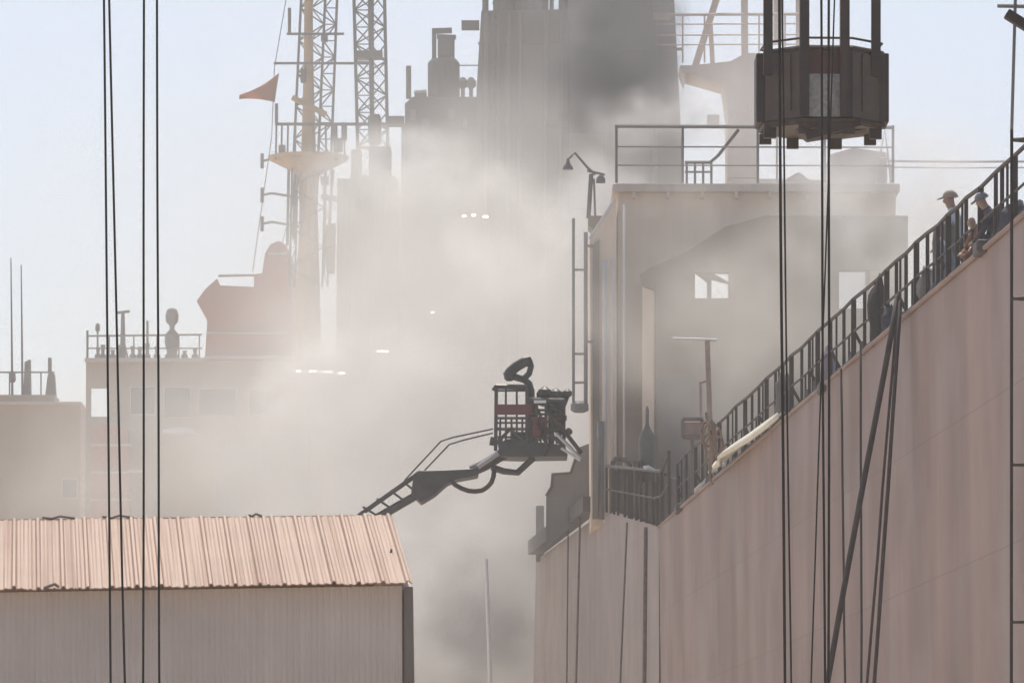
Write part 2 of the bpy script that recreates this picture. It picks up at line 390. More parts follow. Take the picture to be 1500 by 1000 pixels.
# window frames
for x0, y0, x1, y1 in (W1, W2):
    f = MB(); p0 = P(x0, y1, DY); p1 = P(x1, y0, DY); t = .07
    f.box((p0.x - t, DY - .05, p0.z - t), (p1.x + t, DY - .003, p0.z)); f.box((p0.x - t, DY - .05, p1.z), (p1.x + t, DY - .003, p1.z + t))
    f.box((p0.x - t, DY - .05, p0.z), (p0.x, DY - .003, p1.z)); f.box((p1.x, DY - .05, p0.z), (p1.x + t, DY - .003, p1.z))
    m = p0.x + (p1.x - p0.x) * (.42 if x0 < 1100 else .6)
    f.box((m - .06, DY + .05, p0.z), (m + .06, DY + .12, p1.z))
    if x0 < 1100:
        f.prism([Vector((p0.x, DY + .06, p1.z)), Vector((m, DY + .06, p1.z - .30)), Vector((m, DY + .06, p1.z - .16)), Vector((p1.x, DY + .06, p1.z - .30)), Vector((p1.x, DY + .06, p1.z - .24)), Vector((m + .12, DY + .06, p1.z))], (0, .05, 0))
    f.build("window_frame", M['frame'], wl)
# the facade's diagonal shade put into a dark screen a little ahead of the wall
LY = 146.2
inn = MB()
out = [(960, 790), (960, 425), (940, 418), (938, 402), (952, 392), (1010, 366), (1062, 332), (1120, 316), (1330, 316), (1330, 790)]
def hole_wall(mb, outline, holes, Y, d):
    bm = mb.bm
    loops = [[P(x, y, Y) for x, y in outline]] + [[P(x0, y1, Y), P(x1, y1, Y), P(x1, y0, Y), P(x0, y0, Y)] for x0, y0, x1, y1 in holes]
    edges = []; allv = []
    for lp in loops:
        vs = [bm.verts.new(p) for p in lp]; allv.append(vs)
        edges += [bm.edges.new((vs[i], vs[(i+1) % len(vs)])) for i in range(len(vs))]
    r = bmesh.ops.triangle_fill(bm, edges=edges, use_beauty=True)
    faces = [g for g in r['geom'] if isinstance(g, bmesh.types.BMFace)]
    ex = bmesh.ops.extrude_face_region(bm, geom=faces)
    bmesh.ops.translate(bm, verts=[g for g in ex['geom'] if isinstance(g, bmesh.types.BMVert)], vec=(0, d, 0))
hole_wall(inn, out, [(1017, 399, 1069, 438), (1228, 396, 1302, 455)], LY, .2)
MB().pprism([(964, 790), (964, 548), (1026, 548), (1026, 790)], LY - .04, .03).build("doorway_shade_panel", M['frame'], ship)  # flat dark panel; its colour carries the shade inside the door opening
inner = inn.build("facade_shade_screen", M['inner'], ship)
MB().pprism([(941, 790), (941, 420), (958, 426), (958, 790)], LY + .05, .3).build("door_post", M['house'], ship)
# corner casing (dark return with pipes) at the outer corner of the deckhouse
cc = MB().pprism([(866, 770), (864, 348), (900, 296), (903, 296), (903, 770)], 146.6, 3.5).build("corner_casing", M['house'], ship)
MB().pprism([(868, 760), (868, 362), (878, 350), (878, 760)], 146.5, .1).build("recess_shade_strip", M['frame'], ship)  # flat dark strip; the shade of a recess is put into its colour
for px, r in ((886, .06), (897, .05), (914, .03)):
    MB().tube([P(px, 765, 146.1), P(px, 380 if px != 914 else 300, 146.1)], r, 8).build("pipe", M['house_pale'], ship, smooth=True)
MB().tube([P(864, 350, 146.4), P(901, 292, 146.4)], .05, 6).build("corner_brace", M['house_pale'], ship)
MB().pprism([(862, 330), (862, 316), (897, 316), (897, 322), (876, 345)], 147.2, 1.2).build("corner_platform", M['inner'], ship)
# roof railing
rr = MB(); RY = 148.0
def rbar(mb, x0, y0, x1, y1, r, Y=RY): mb.tube([P(x0, y0, Y), P(x1, y1, Y)], r, 6)
rbar(rr, 903, 185, 1310, 187, .05); rbar(rr, 905, 215, 1310, 216, .022); rbar(rr, 905, 242, 1310, 243, .02)
rr.tube([P(903, 185, RY), P(903, 185, RY + 8)], .05, 6)
roofrail = rr.build("roof_railing", M['plate'], ship)
for px in (903, 1000, 1110, 1208, 1308):
    MB().bar(P(px, 268, RY), P(px, 184, RY), .07).build("post", M['plate'], roofrail)
# stair rail on the roof and things on it
st = MB(); 
st.tube([P(1003, 238, 150), P(1040, 238, 150), P(1052, 228, 150), P(1082, 190, 150)], .045, 6)
for px in (1006, 1018, 1030, 1042): st.tube([P(px, 272, 150), P(px, 238, 150)], .035, 6)
st.tube([P(1003, 252, 150), P(1042, 252, 150)], .03, 6)
st.build("stair_railing", M['lattice'], ship)
MB().pprism([(1150, 271), (1150, 262), (1170, 250), (1185, 262), (1215, 262), (1215, 225), (1250, 215), (1300, 222), (1300, 271)], 151, 3).build("roof_locker", M['house_pale'], ship, bevel=.1)
MB().prect(1128, 166, 1148, 184, 150.5, .3).build("roof_lamp_box", M['plate'], ship, bevel=.03)
MB().tube([P(1138, 184, 150.65), P(1138, 268, 150.65)], .03, 6).build("lamp_stand", M['house_pale'], ship)
fr = MB()
fr.tube([P(1282, 268, 150.5), P(1296, 190, 150.5), P(1306, 268, 150.5)], .05, 6); fr.tube([P(1288, 232, 150.5), P(1302, 232, 150.5)], .03, 6)
fr.build("roof_frame", M['house_pale'], ship)
# ladder-like pipe frame beside the corner
lf = MB()
lf.tube([P(840, 320, 146.2), P(840, 592, 146.2)], .04, 6); lf.tube([P(858, 340, 146.2), P(858, 592, 146.2)], .055, 6)
for y in (395, 518, 560): lf.tube([P(840, y, 146.2), P(858, y, 146.2)], .035, 6)
lf.lathe(P(849, 604, 146.2), [(.14, 0), (.24, .05), (.24, .22), (.14, .3)], 12)
lf.tube([P(858, 500, 146.2), P(872, 500, 146.8)], .04, 6); lf.tube([P(858, 360, 146.2), P(872, 360, 146.8)], .04, 6)
lf.build("pipe_frame", M['plate'], ship)
# lamp post on the corner platform
lp = MB(); Y = 147.6
lp.tube([P(862, 320, Y), P(866, 255, Y)], .06, 8); lp.tube([P(872, 320, Y), P(870, 262, Y)], .03, 6)
lp.tube([P(872, 256, Y), P(860, 245, Y), P(842, 224, Y), P(834, 232, Y)], .035, 6); lp.tube([P(860, 250, Y), P(886, 256, Y)], .035, 6)
lamp = lp.build("lamp_bracket", M['plate'], ship)
q = P(832, 248, Y); MB().lathe(q, [(.15, 0), (.13, .06), (.06, .16), (.03, .3)], 12).build("lamp_shade", M['plate'], lamp)
q = P(880, 268, Y); MB().lathe(q, [(.13, 0), (.12, .12), (.05, .2)], 12).build("lamp_shade", M['plate'], lamp)
# bulwark plates and timbers over the bow
MB().pprism([(800, 800), (800, 728), (808, 712), (808, 694), (836, 692), (840, 676), (848, 655), (866, 648), (868, 745)], 152, .15).build("bulwark", M['plate'], ship)
MB().tube([P(800, 726, 151.9), P(808, 712, 151.9), P(809, 694, 151.9), P(836, 692, 151.9), P(848, 656, 151.9)], .04, 6).build("bulwark_rim", M['plank'], ship)
MB().prect(785, 740, 797, 822, 166, .3).build("bow_post", M['plank'], ship, bevel=.03)
MB().bar(B(793, 802, .2), B(876, 738, .2), .42, .42).build("fender_beam", M['plank'], ship)
MB().tube([P(880, 760, 145.4), P(880, 618, 145.9)], .1, 8).build("pipe", M['frame'], ship, smooth=True)
MB().box(P(870, 640, 145.3) , P(876, 760, 145.5)).build("bracket_plate", M['frame'], ship)

# ------------------------------------------------------------------ things on and over the deck of the ship
# dark netting over the railing corner
nb = MB(); NY = 138.0
outl = [(893, 752), (892, 690), (899, 674), (918, 673), (928, 684), (944, 690), (962, 692), (974, 692), (984, 704), (990, 742), (966, 768), (930, 760)]
def net(x, y, o=.25): return P(x, y, bowY(x)) + Vector((-o, 0, 0)) if x <= 965 else P(x, y, hullY(x)) + Vector((-o, 0, 0))
for k in range(10):
    x0 = 893 + k * 9.3; x1 = x0 + random.uniform(7.5, 10.5); yt = 678 if x0 < 925 else 694; yt += random.uniform(-4, 14)
    yb0, yb1 = [750 + (x - 893) * .27 if x < 966 else 770 - (x - 966) * .95 for x in (x0, x1)]
    nb.prism([net(x0, yb0, -.1), net(x0 + random.uniform(-2, 2), yt, -.1), net((x0 + x1) / 2, yt + random.uniform(-3, 6), -.2), net(x1, yt + random.uniform(-3, 3), -.1), net(x1, yb1, -.1)], (.06, 0, 0))
tag(nb.build("tarpaulin", M['tarp'], base=P(940, 765, NY)), "dark netting draped over the railing at the corner of the deck", "tarpaulin")
cf = MB(); Y = 143.2
cf.tube([P(897, 750, Y), P(898, 676, Y), P(902, 672, Y), P(920, 674, Y), P(924, 688, Y)], .07, 6); cf.tube([P(898, 690, Y), P(922, 690, Y)], .06, 6)
cf.tube([P(907, 760, Y), P(904, 690, Y)], .05, 6)
tag(cf.build("mooring_frame", M['rail'], base=P(900, 750, 143.2)), "small dark bent pipe frame beside the dark netting", "frame")
q = P(948, 772, 139.5)
tag(MB().lathe(q, [(.2, 0), (.21, 1.3), (.24, 1.4), (.21, 1.5), (.22, 2.15), (.2, 2.35), (.1, 2.5), (.05, 2.62), (.045, 3.0), (.02, 3.1)], 16).build("gas_bottle", M['steel'], base=q, smooth=True),
    "dark bottle shaped cylinder with thin neck standing behind the dark netting", "cylinder")
tag(MB().pprism([(942, 682), (950, 681), (962, 688), (958, 691), (944, 686)], 135, .15).build("rag", M['white_paint'], base=P(950, 690, 135)),
    "small white cloth lying on top of the dark netting", "cloth")
# T shaped work light
t = thing("work_light", P(1040, 700, 131), "thin orange post with a long white tube lamp across its top", "lamp")
MB().bar(P(1043, 712, 131), P(1036, 500, 131), .12).build("post", M['orange'], t)
MB().bar(P(1028, 712, 131), P(1026, 560, 131), .06).build("side_post", M['box'], t)
MB().tube([P(985, 496, 131), P(1050, 498, 131)], .035, 8).build("tube_lamp", M['white_paint'], t)
MB().tube([P(1024, 560, 131), P(1040, 556, 131)], .04, 6).build("clamp", M['orange'], t)
t = thing("switch_box", P(1014, 720, 119), "pinkish box with a dark frame on a stand by the orange post", "box")
MB().prect(1002, 617, 1027, 638, 119, .3).build("case", M['box'], t, bevel=.03)
fb = MB()
for a_, b_ in (((1000, 614), (1029, 614)), ((1029, 614), (1029, 641)), ((1029, 641), (1000, 641)), ((1000, 641), (1000, 614))):
    fb.bar(P(*a_, 118.95), P(*b_, 118.95), .08)
fb.build("case_frame", M['frame'], t)
MB().bar(P(1014, 641, 119.1), P(1014, 722, 119.1), .08).build("stand", M['frame'], t)
rb = MB()
for k in range(6):
    x = 1036 + random.uniform(0, 20); y = random.uniform(604, 650); Y = 114.6 + random.uniform(-.2, .2); h_ = random.uniform(20, 46); w_ = random.uniform(4, 10)
    rb.tube([P(x + w_ * math.sin(a_ * .7), y + h_ * (.5 - .5 * math.cos(a_ * .7)) + random.uniform(-2, 2), Y + .04 * a_) for a_ in range(10)], random.uniform(.02, .035), 6)
rb.tube([P(1034, 604, 114.6), P(1042, 650, 114.5), P(1040, 700, 114.6), P(1044, 708, 114.4)], .03, 6)
tag(rb.build("rope_bundle", M['brown'], base=P(1047, 705, 115.3)), "tangle of thick brown ropes hung over the railing beside the orange post", "rope")
# white sheet along the edge of the deck
sh = MB(); n = 14
pix = [(1145, 606, 1145, 609), (1130, 616, 1138, 624), (1112, 630, 1120, 645), (1095, 644, 1100, 660), (1080, 657, 1085, 668), (1068, 667, 1073, 680), (1060, 675, 1064, 682)]
rings = []
for ii, (x0, y0, x1, y1) in enumerate(pix):
    q_ = min(1, .08 + ii * .35) * (1 if ii < 5 else .6); Y = hullY((x0 + x1) / 2); c0 = P(x0, y0, Y); c1 = P(x1, y1, Y); o = Vector((hullX(Y) - (c0.x + c1.x) / 2 - .06, 0, 0))
    mid = (c0 + c1) / 2 + o + Vector((-.24 * q_, 0, .05))
    rings.append([sh.bm.verts.new(v) for v in (c0 + o + Vector((.1, 0, .06)), c0 + o, mid, c1 + o + Vector((-.42 * q_, 0, 0)), c1 + o + Vector((-.38 * q_, 0, -.06)))])
for a_, b_ in zip(rings, rings[1:]):
    for k in range(4): sh.bm.faces.new((a_[k], a_[k+1], b_[k+1], b_[k]))
o = sh.build("sheet", M['white'], base=H(1100), smooth=True); md = o.modifiers.new("thick", 'SOLIDIFY'); md.thickness = .05
tag(o, "long white sheet hung over the edge of the deck", "sheet")
for pts, lab in (([(1016, 716), (1028, 706), (1034, 699), (1036, 706), (1024, 718), (1018, 722)], "crumpled white rag at the deck edge between the dark netting and the orange post"),
                 ([(1036, 690), (1048, 684), (1060, 676), (1064, 680), (1050, 690), (1040, 694)], "thin white rag at the deck edge under the brown ropes")):
    Y = hullY(pts[0][0]) - 1
    tag(MB().pprism(pts, Y, .2).build("rag", M['white'], base=P(*pts[0], Y), bevel=.03), lab, "cloth")
# grey covered post and drum by the rail
q = H(1338, -.1, -.45); q.y -= .6
tag(MB().lathe(q, [(.22, 0), (.2, .7), (.21, 1.05), (.19, 1.28), (.12, 1.36), (.02, 1.38)], 14).build("covered_post", M['cover'], base=q, smooth=True), "tall grey canvas covered post standing behind the railing", "post")
q = Vector((hullX(70.5) + .55, 70.5, DZ - .12))
dz = MB().lathe(q, [(.3, 0), (.31, .02), (.31, .5), (.32, .52), (.32, .56), (.31, .58), (.31, 1.2), (.3, 1.3), (.1, 1.34)], 18).build("drum", M['plate'], base=q, smooth=True)
tag(dz, "grey drum standing behind the railing beside the lattice mast", "drum")

# ropes and hoses down the side
def hang(pts, r, mtl, name, label, cat, group=None, jitter=.0):
    pts = [Vector(p) for p in pts]; full = []
    for a_, b_ in zip(pts, pts[1:]):
        for k in range(6): full.append(a_.lerp(b_, k / 6) + Vector((random.uniform(-jitter, jitter), 0, 0)))
    full.append(pts[-1])
    return tag(MB().tube(full, r, 8).build(name, mtl, base=pts[-1], smooth=True), label, cat, group)
def side(px, py, off=.25):
    Y = hullY(px); p = P(px, py, Y); p.x = hullX(Y) - off; p.y = Y
    return p
def drop(px0, py0, px1, py1, off, r, mtl, name, label, cat, group=None):
    a_ = side(px0, py0, off); b_ = P(px1, py1, a_.y - .8)
    d = (a_ - b_) ; ext = b_ - d * ((b_.z - .3) / d.z)      # carried on down to the quay
    return hang([a_, b_, ext], r, mtl, name, label, cat, group, .006)
drop(1330, 432, 1214, 985, .15, .045, M['hose'], "hose", "thick dark hose running from the railing down the hull at the steepest slant", "hose")
drop(1330, 440, 1270, 1000, .15, .022, M['hose'], "hose", "dark hose beside the thick hose, left one of the close pair", "hose")
drop(1334, 440, 1281, 1000, .15, .03, M['hose'], "hose", "dark hose beside the thick hose, right one of the close pair", "hose")
drop(1245, 540, 1238, 1000, .15, .02, M['hose'], "rope", "thin dark rope hanging straight down the hull left of the covered post, farther from it", "rope")
drop(1274, 503, 1262, 1000, .15, .02, M['hose'], "rope", "thin dark rope hanging down the hull, crossed by the thick slanting hose", "rope")
for px0, py0, px1, r, lab in ((866, 750, 860, .03, "thin rope down the bow plating under the fender beam"), (848, 768, 846, .022, "faint thin rope down the bow plating nearest the bow post"),
                          (936, 765, 926, .025, "thin rope down the hull below the middle of the dark netting"), (964, 772, 962, .05, "dark pipe down the corner of the hull under the dark netting")):
    a_ = B(px0, py0, .3); b_ = P(px1, 1000, a_.y - .5) + Vector((-.3, 0, 0))
    ext = b_ + (b_ - a_) * ((b_.z - .3) / (a_.z - b_.z))
    hang([a_, b_, ext], r, M['rope_tan'], "rope" if px0 != 964 else "drain_pipe", lab, "rope" if px0 != 964 else "pipe")

# ------------------------------------------------------------------ crane ropes in front
def crane_rope(x0, x1, Y, r, label, group, yend=1000):
    a_ = P(x0 - (x1 - x0) * .9, -900, Y); b_ = P(x1, yend, Y); s = (b_.x - a_.x) / (b_.z - a_.z)
    e = Vector((b_.x - s * (b_.z - .05), Y, .05))
    pts = []
    for k in range(41):
        p = a_.lerp(e, k / 40); p.x += .008 * mnoise.noise(Vector((p.z * .35, x0 * .1, 0))); pts.append(p)
    return tag(MB().tube(pts, r, 8).build("crane_rope", M['rope'], base=e, smooth=True), label, "rope", group)
g1 = "crane ropes hanging in front of the shed"; g2 = "crane ropes hanging in front of the brown hull"
crane_rope(152.5, 162, 40, .0085, "dark rope hanging before the shed, first from the left", g1)
crane_rope(160, 183, 40, .0085, "slanting dark rope hanging before the shed, second from the left", g1)
crane_rope(211, 210, 40, .0085, "dark rope hanging before the shed, third from the left", g1)
crane_rope(230, 233.5, 40, .0085, "dark rope hanging before the shed, nearest to the pale roof's gable", g1)
crane_rope(1141.5, 1150, 45, .012, "dark rope hanging in front of the basket's left half", g2)
crane_rope(1145.5, 1159, 46, .008, "thin dark rope just beside the rope before the basket's left half", g2)
crane_rope(1203, 1208, 45, .010, "dark rope hanging down the middle of the basket, left of two", g2)
crane_rope(1214, 1213.5, 45, .0105, "dark rope hanging down the middle of the basket, right of two", g2)
crane_rope(1222, 1188, 47, .007, "thin slanting rope crossing behind the basket's middle ropes", g2)

# ------------------------------------------------------------------ hanging work basket
BY = 55.0; S = F / BY
bc = P(1203, 190, BY); R_ = 86 / S / math.cos(math.pi / 8); zb = P(0, 175, BY - .6).z; zt = P(0, 70, BY - .6).z
basket = thing("crane_basket", (bc.x, BY, zb), "dark eight sided steel work basket hanging from crane", "basket")
cen = Vector((bc.x, BY, 0))
def oc(k, r=R_): a_ = math.pi / 8 + k * math.pi / 4 + .06; return Vector((bc.x + r * math.cos(a_), BY + r * math.sin(a_), 0))
for k in range(8):
    a_, b_ = oc(k), oc(k + 1)
    front = ((a_ + b_) / 2).y < BY
    mid = (a_ + b_) / 2; out_ = (mid - Vector((bc.x, BY, 0))).normalized()
    def slab(u0, u1, z0, z1, t=.02, o=0.0):
        p, q = a_.lerp(b_, u0) + out_ * o, a_.lerp(b_, u1) + out_ * o
        return MB().prism([p + Vector((0, 0, z0)), q + Vector((0, 0, z0)), q + Vector((0, 0, z1)), p + Vector((0, 0, z1))], -out_ * t)
    is_front = front and abs(mid.x - bc.x) < .12
    if is_front:
        slab(.0, .09, zb, zt).build("panel", M['cage'], basket); slab(.91, 1, zb, zt).build("panel", M['cage'], basket)
        slab(.09, .91, zt - .26, zt + .02, .03).build("red_band", M['cage_red'], basket)
        slab(.09, .91, zb + .02, zt - .26, .012).build("sky_grey_panel", M['cage_sky'], basket)  # solid plate; sky light through the mesh is put into its pale grey
        slab(.0, 1, zb - .08, zb + .02, .03, .004).build("sill", M['cage'], basket)
    else:
        slab(0, 1, zb, zt).build("panel", M['cage'] if not front else M['cage_panel'], basket, bevel=.006)
        if front:
            slab(.30, .68, zb + .10, zt - .05, .012, .016).build("panel_plate", M['cage_panel'], basket)
# posts, rims, floor, feet
for px, yy in ((1125, BY - .45), (1178, BY - .6), (1237, BY - .6), (1283, BY - .35)):
    x = P(px, 0, yy).x
    MB().box((x - .046, yy - .042 - (.06 if yy < BY - .5 else 0), zb + .02 if yy < BY - .5 else zt - .25), (x + .046, yy + .042, zt + 3.6)).build("post", M['cage'], basket)
for z, r in ((zt, .028), (zt + .10, .012), (zb, .03)):
    MB().tube([oc(k, R_ * .99) + Vector((0, 0, z)) for k in range(9)], r, 6).build("rim", M['cage'], basket)
MB().prism([oc(k, R_ * .97) + Vector((0, 0, zb)) for k in range(8)], (0, 0, -.04)).build("floor_plate", M['cage_panel'], basket)
for k in range(8):
    p = oc(k, R_ * .9)
    MB().box((p.x - .07, p.y - .04, zb - .14), (p.x + .05, p.y + .04, zb - .04)).build("foot", M['cage'], basket)
MB().pprism([(1160, 184), (1184, 203), (1288, 186), (1288, 176), (1160, 174)], BY - .2, .3).build("keel_plate", M['cage'], basket)
MB().bar(oc(5, R_ * .9) + Vector((0, -.02, zb - .17)), oc(6, R_ * .9) + Vector((.1, 0, zb - .02)), .09, .07).build("skid", M['cage'], basket)
for s_ in (-1, 1):
    x = bc.x + s_ * R_ * .93
    MB().box((x - .07, BY - .25, zb + .02), (x + .07, BY + .25, zt + .0)).build("side_pocket", M['cage'], basket, bevel=.012)
MB().tube([oc(k, R_ * .8) + Vector((0, 0, zt + 3.6)) for k in range(9)], .05, 6).build("rim", M['cage'], basket)
for k in (1, 3, 5, 7):
    MB().tube([oc(k, R_ * .8) + Vector((0, 0, zt + 3.6)), Vector((bc.x, BY, zt + 5.2))], .02, 6).build("sling", M['rope'], basket)
tag(MB().tube([Vector((bc.x, BY, zt + 5.2)), Vector((bc.x, BY, 40))], .03, 8).build("hoist_rope", M['rope'], base=(bc.x, BY, zt + 5.2)), "hoist rope holding up the dark work basket", "rope")

# ------------------------------------------------------------------ lattice mast at the right edge
LY2 = 40.0; c0 = P(1481, 1000, LY2); xL = c0.x
lm = thing("lattice_mast", (xL + .4, LY2, 0), "slim dark three legged lattice mast with a floodlight on top", "mast")
top0 = P(1489, 0, LY2)
ch = [(Vector((xL, LY2, 0)), Vector((P(1482, 200, LY2).x, LY2, P(0, 190, LY2).z))), (Vector((xL + .7, LY2 - .4, 0)), Vector((xL + .7, LY2 - .4, P(0, -40, LY2).z))),
      (Vector((xL + .7, LY2 + .4, 0)), Vector((xL + .7, LY2 + .4, P(0, -40, LY2).z)))]
for a_, b_ in ch: MB().tube([a_, b_], .012, 8).build("chord", M['rail'], lm)
MB().tube([ch[0][1], P(1489, -60, LY2)], .012, 8).build("chord", M['plate'], lm)
for py in (-20, 205, 437, 680, 910, 1150):
    z = P(0, py, LY2).z
    b3 = MB(); p = [Vector((xL if i == 0 else c_[0].x, c_[0].y, z)) for i, c_ in enumerate(ch)]
    if py < 0: p[0].x = P(1489, 0, LY2).x
    for i in range(3): b3.tube([p[i], p[(i+1) % 3]], .013, 6)
    b3.build("brace", M['rail'], lm)
q = MB().bar(P(1474, 20, LY2 - .1), P(1512, 44, LY2 - .1), .10, .07).build("floodlight", M['rail'], lm, bevel=.01)
MB().tube([P(1461, 9, LY2), P(1512, 10, LY2)], .014, 6).build("crossbar", M['plate'], lm)

# ------------------------------------------------------------------ shed
shed = thing("shed", P(300, 1300, 55), "corrugated metal shed with a peach coloured sheet roof", "shed")
eY, rY = 55.0, 59.5
def eave(px): return P(px, 862 - 10 * px / 605, eY + .9 * (605 - px) / 605 * 0)
def ridge(px): return P(px, 763 - 7 * px / 575, rY)
rf = MB(); bm = rf.bm
pitch = 12.0; k = 0; colsA = []
prof = [(0, 0), (.22, 0), (.42, .024), (.58, .024), (.80, 0)]
x = -560.0; ribs = 0
while x < 606:
    big = (1.1 if ribs % 3 == 0 else .35) * random.uniform(.9, 1.1)
    for u, h in prof:
        xe = x + u * pitch
        if xe > 606: break
        t = xe / 605.0
        xr = 575 * t if t > 0 else xe * (575 / 605)
        e = eave(xe) + Vector((0, 0, h * big)); r = ridge(xr) + Vector((0, 0, h * big))
        wob = .01 * mnoise.noise(Vector((xe * .03, 0, 0))) + .004 * random.uniform(-1, 1)
        e.z += wob; r.z += .004 * random.uniform(-1, 1)
        e.y -= .12; e.z -= .025
        col = []
        for j in range(7):
            p = e.lerp(r, j / 6); p.z += .012 * mnoise.noise(Vector((xe * .02, j * .8, 5))); col.append(bm.verts.new(p))
        colsA.append(col)
    x += pitch; ribs += 1
for a_, b_ in zip(colsA, colsA[1:]):
    for j in range(6): bm.faces.new((a_[j], b_[j], b_[j+1], a_[j+1]))
roof = rf.build("roof", M['roof'], shed); md = roof.modifiers.new("thick", 'SOLIDIFY'); md.thickness = .012
# far slope
e0, e1 = ridge(-540), ridge(574)
MB().prism([e0 + Vector((0, .02, .02)), e1 + Vector((0, .02, .02)), e1 + Vector((-.3, 4.5, -.95)), e0 + Vector((-.3, 4.5, -.95))], (0, 0, -.02)).build("roof", M['roof'], shed)
# ridge capping: short bent pieces, some lifted
rc = MB()
for x0, x1 in ((62, 110), (150, 196), (364, 384)):
    a_, b_ = ridge(x0), ridge(x1)
    rc.tube([a_ + Vector((0, -.02, .035)), a_.lerp(b_, .3) + Vector((0, -.02, .02)), a_.lerp(b_, .55) + Vector((0, -.02, .045)), b_ + Vector((0, -.02, .02))], .012, 6)
rc.build("ridge_cap", M['wall_trim'], shed)
wm = MB(); bm = wm.bm; colw = []; x = -540.0; k = 0
while x <= 590:
    t = eave(x); d = .009 * (1 if k % 4 in (1, 2) else 0)
    colw.append((bm.verts.new((t.x, eY + .12 - d, t.z - .03)), bm.verts.new((t.x, eY + .12 - d + .0, 0.0)))); x += 2.2; k += 1
for a_, b_ in zip(colw, colw[1:]): bm.faces.new((a_[0], a_[1], b_[1], b_[0]))
wm.build("wall", M['wall'], shed)
cr = eave(604)
gx = P(592, 0, eY).x
MB().prism([Vector((gx, eY + .09, 0)), Vector((P(614, 0, eY).x, eY + .12, 0)), Vector((P(604, 0, eY).x, eY + .12, cr.z - .04)), Vector((gx, eY + .09, cr.z - .04))], (0, .3, 0)).build("corner_trim", M['wall_trim'], shed)
MB().prism([Vector((P(612, 0, eY).x, eY + .45, 0)), Vector((P(602, 0, eY).x, eY + .45, cr.z - .05)), ridge(573) + Vector((-.02, 0, -.05)), ridge(545) + Vector((-.02, 4, -.9)), Vector((ridge(545).x, 63, 0))], (-.1, 0, 0)).build("gable_wall", M['wall'], shed)
MB().box((eave(-530).x, 63.3, 0), (ridge(545).x, 63.5, cr.z + .1)).build("back_wall", M['wall'], shed)
MB().pprism([(570, 818), (572, 803), (575, 804), (573, 822)], 56.8, .02).build("loose_flap", M['frame'], shed)
MB().tube([eave(66) + Vector((0, -.13, -.01)), eave(74) + Vector((0, -.14, .012)), eave(82) + Vector((0, -.15, .03)), eave(88) + Vector((0, -.14, .0))], .016, 6).build("bent_edge", M['wall_trim'], shed)

# ------------------------------------------------------------------ aerial fire platform
A = 115.0; sA = F / A
ap = thing("aerial_platform", P(430, 1300, A), "fire service aerial ladder boom with a red banded rescue cage and water monitor", "fire lift")
def T(pts, r, mtl, name, par, Y=A, n=8, dy=0):
    return MB().tube([P(x, y, Y + dy) for x, y in pts], r, n).build(name, mtl, par)
# lattice boom: two side frames
bo = MB()
lo = [(430, 826), (520, 772), (620, 712)]; up = [(420, 806), (505, 757), (608, 694)]
for dy in (0, 1.0):
    Y = A + dy
    bo.tube([P(x, y, Y) for x, y in [(330, 862), (440, 800), (524, 756), (612, 694)]], .05, 6)
    bo.tube([P(x, y, Y) for x, y in [(350, 872), (460, 810), (556, 758), (622, 720)]], .07, 6)
    for i in range(14):
        t = i / 14; a_ = P(330 + 282 * t, 862 - 168 * t, Y); t2 = (i + .6) / 14; b_ = P(350 + 272 * t2, 872 - 152 * t2, Y)
        bo.tube([a_, b_], .025, 6)
bo.tube([P(330, 862, A), P(330, 862, A + 1)], .05, 6)
bo.build("ladder_boom", M['steel'], ap)
MB().bar(P(545, 760, A + .5), P(640, 706, A + .5), .3, .1).build("boom_beam", M['steel'], ap)
head = MB().pprism([(606, 694), (612, 689), (652, 688), (690, 686), (702, 680), (700, 696), (668, 702), (654, 708), (636, 724), (616, 736), (602, 722)], A - .1, .9).build("boom_head", M['steel'], ap, bevel=.03)
T([(690, 690), (712, 680), (738, 664), (752, 652)], .12, M['steel'], "knuckle_arm", ap, dy=.3)
T([(700, 684), (730, 664)], .05, M['chrome'], "cylinder_rod", ap, dy=-.15)
T([(720, 684), (738, 690), (758, 692), (782, 670)], .07, M['steel'], "link_arm", ap, dy=.2)
T([(660, 703), (667, 710), (676, 715), (686, 718.5), (696, 719.5), (706, 718), (714, 713), (720, 706), (723, 697), (724, 686)], .05, M['hose'], "hose", ap, dy=-.2)
for d in (0, 12):
    T([(592 + d * 1.3, 704), (646 + d, 646 + d * .4), (665 + d * 1.2, 640 + d * .35), (722, 628 + d * .5)], .018, M['steel'], "handrail", ap, dy=.0 if d == 0 else .9, n=6)
# support tower and turntable, down behind the shed
MB().lathe(P(340, 1285, A + .5), [(1.2, 0), (1.2, .4), (.7, .5), (.6, 1.5), (.4, 5.8)], 16).build("turntable", M['red'], ap)
# cage
cg = MB()
xl, xm, xr, yt, yb = 726, 772, 826, 568, 660
for dy in (0, 1.1):
    for x in (xl, 741, 757, xm): cg.bar(P(x, yb, A + dy), P(x + (1 if x == xl else 0), yt, A + dy), .075 if x in (xl, xm) else .045)
    for x in (xm, 786, 800, xr): cg.bar(P(x, yb, A + dy), P(x, yt + 16, A + dy), .07)
    cg.tube([P(xl - 3, 572, A + dy), P(xl, 566, A + dy), P(xm, 567, A + dy)], .055, 6)
    cg.tube([P(xm, 585, A + dy), P(xr, 586, A + dy)], .05, 6)
    cg.tube([P(xl, 628, A + dy), P(xr, 628, A + dy)], .035, 6); cg.tube([P(xl, 612, A + dy), P(xm, 612, A + dy)], .03, 6)
    cg.tube([P(xl, 650, A + dy), P(748, 628, A + dy), P(xm, 652, A + dy), P(795, 628, A + dy), P(xr, 652, A + dy)], .045, 6)
for x in (xl, xr):
    cg.tube([P(x, 570 if x == xl else 586, A), P(x, 570 if x == xl else 586, A + 1.1)], .05, 6)
    cg.tube([P(x, 628, A), P(x, 628, A + 1.1)], .035, 6)
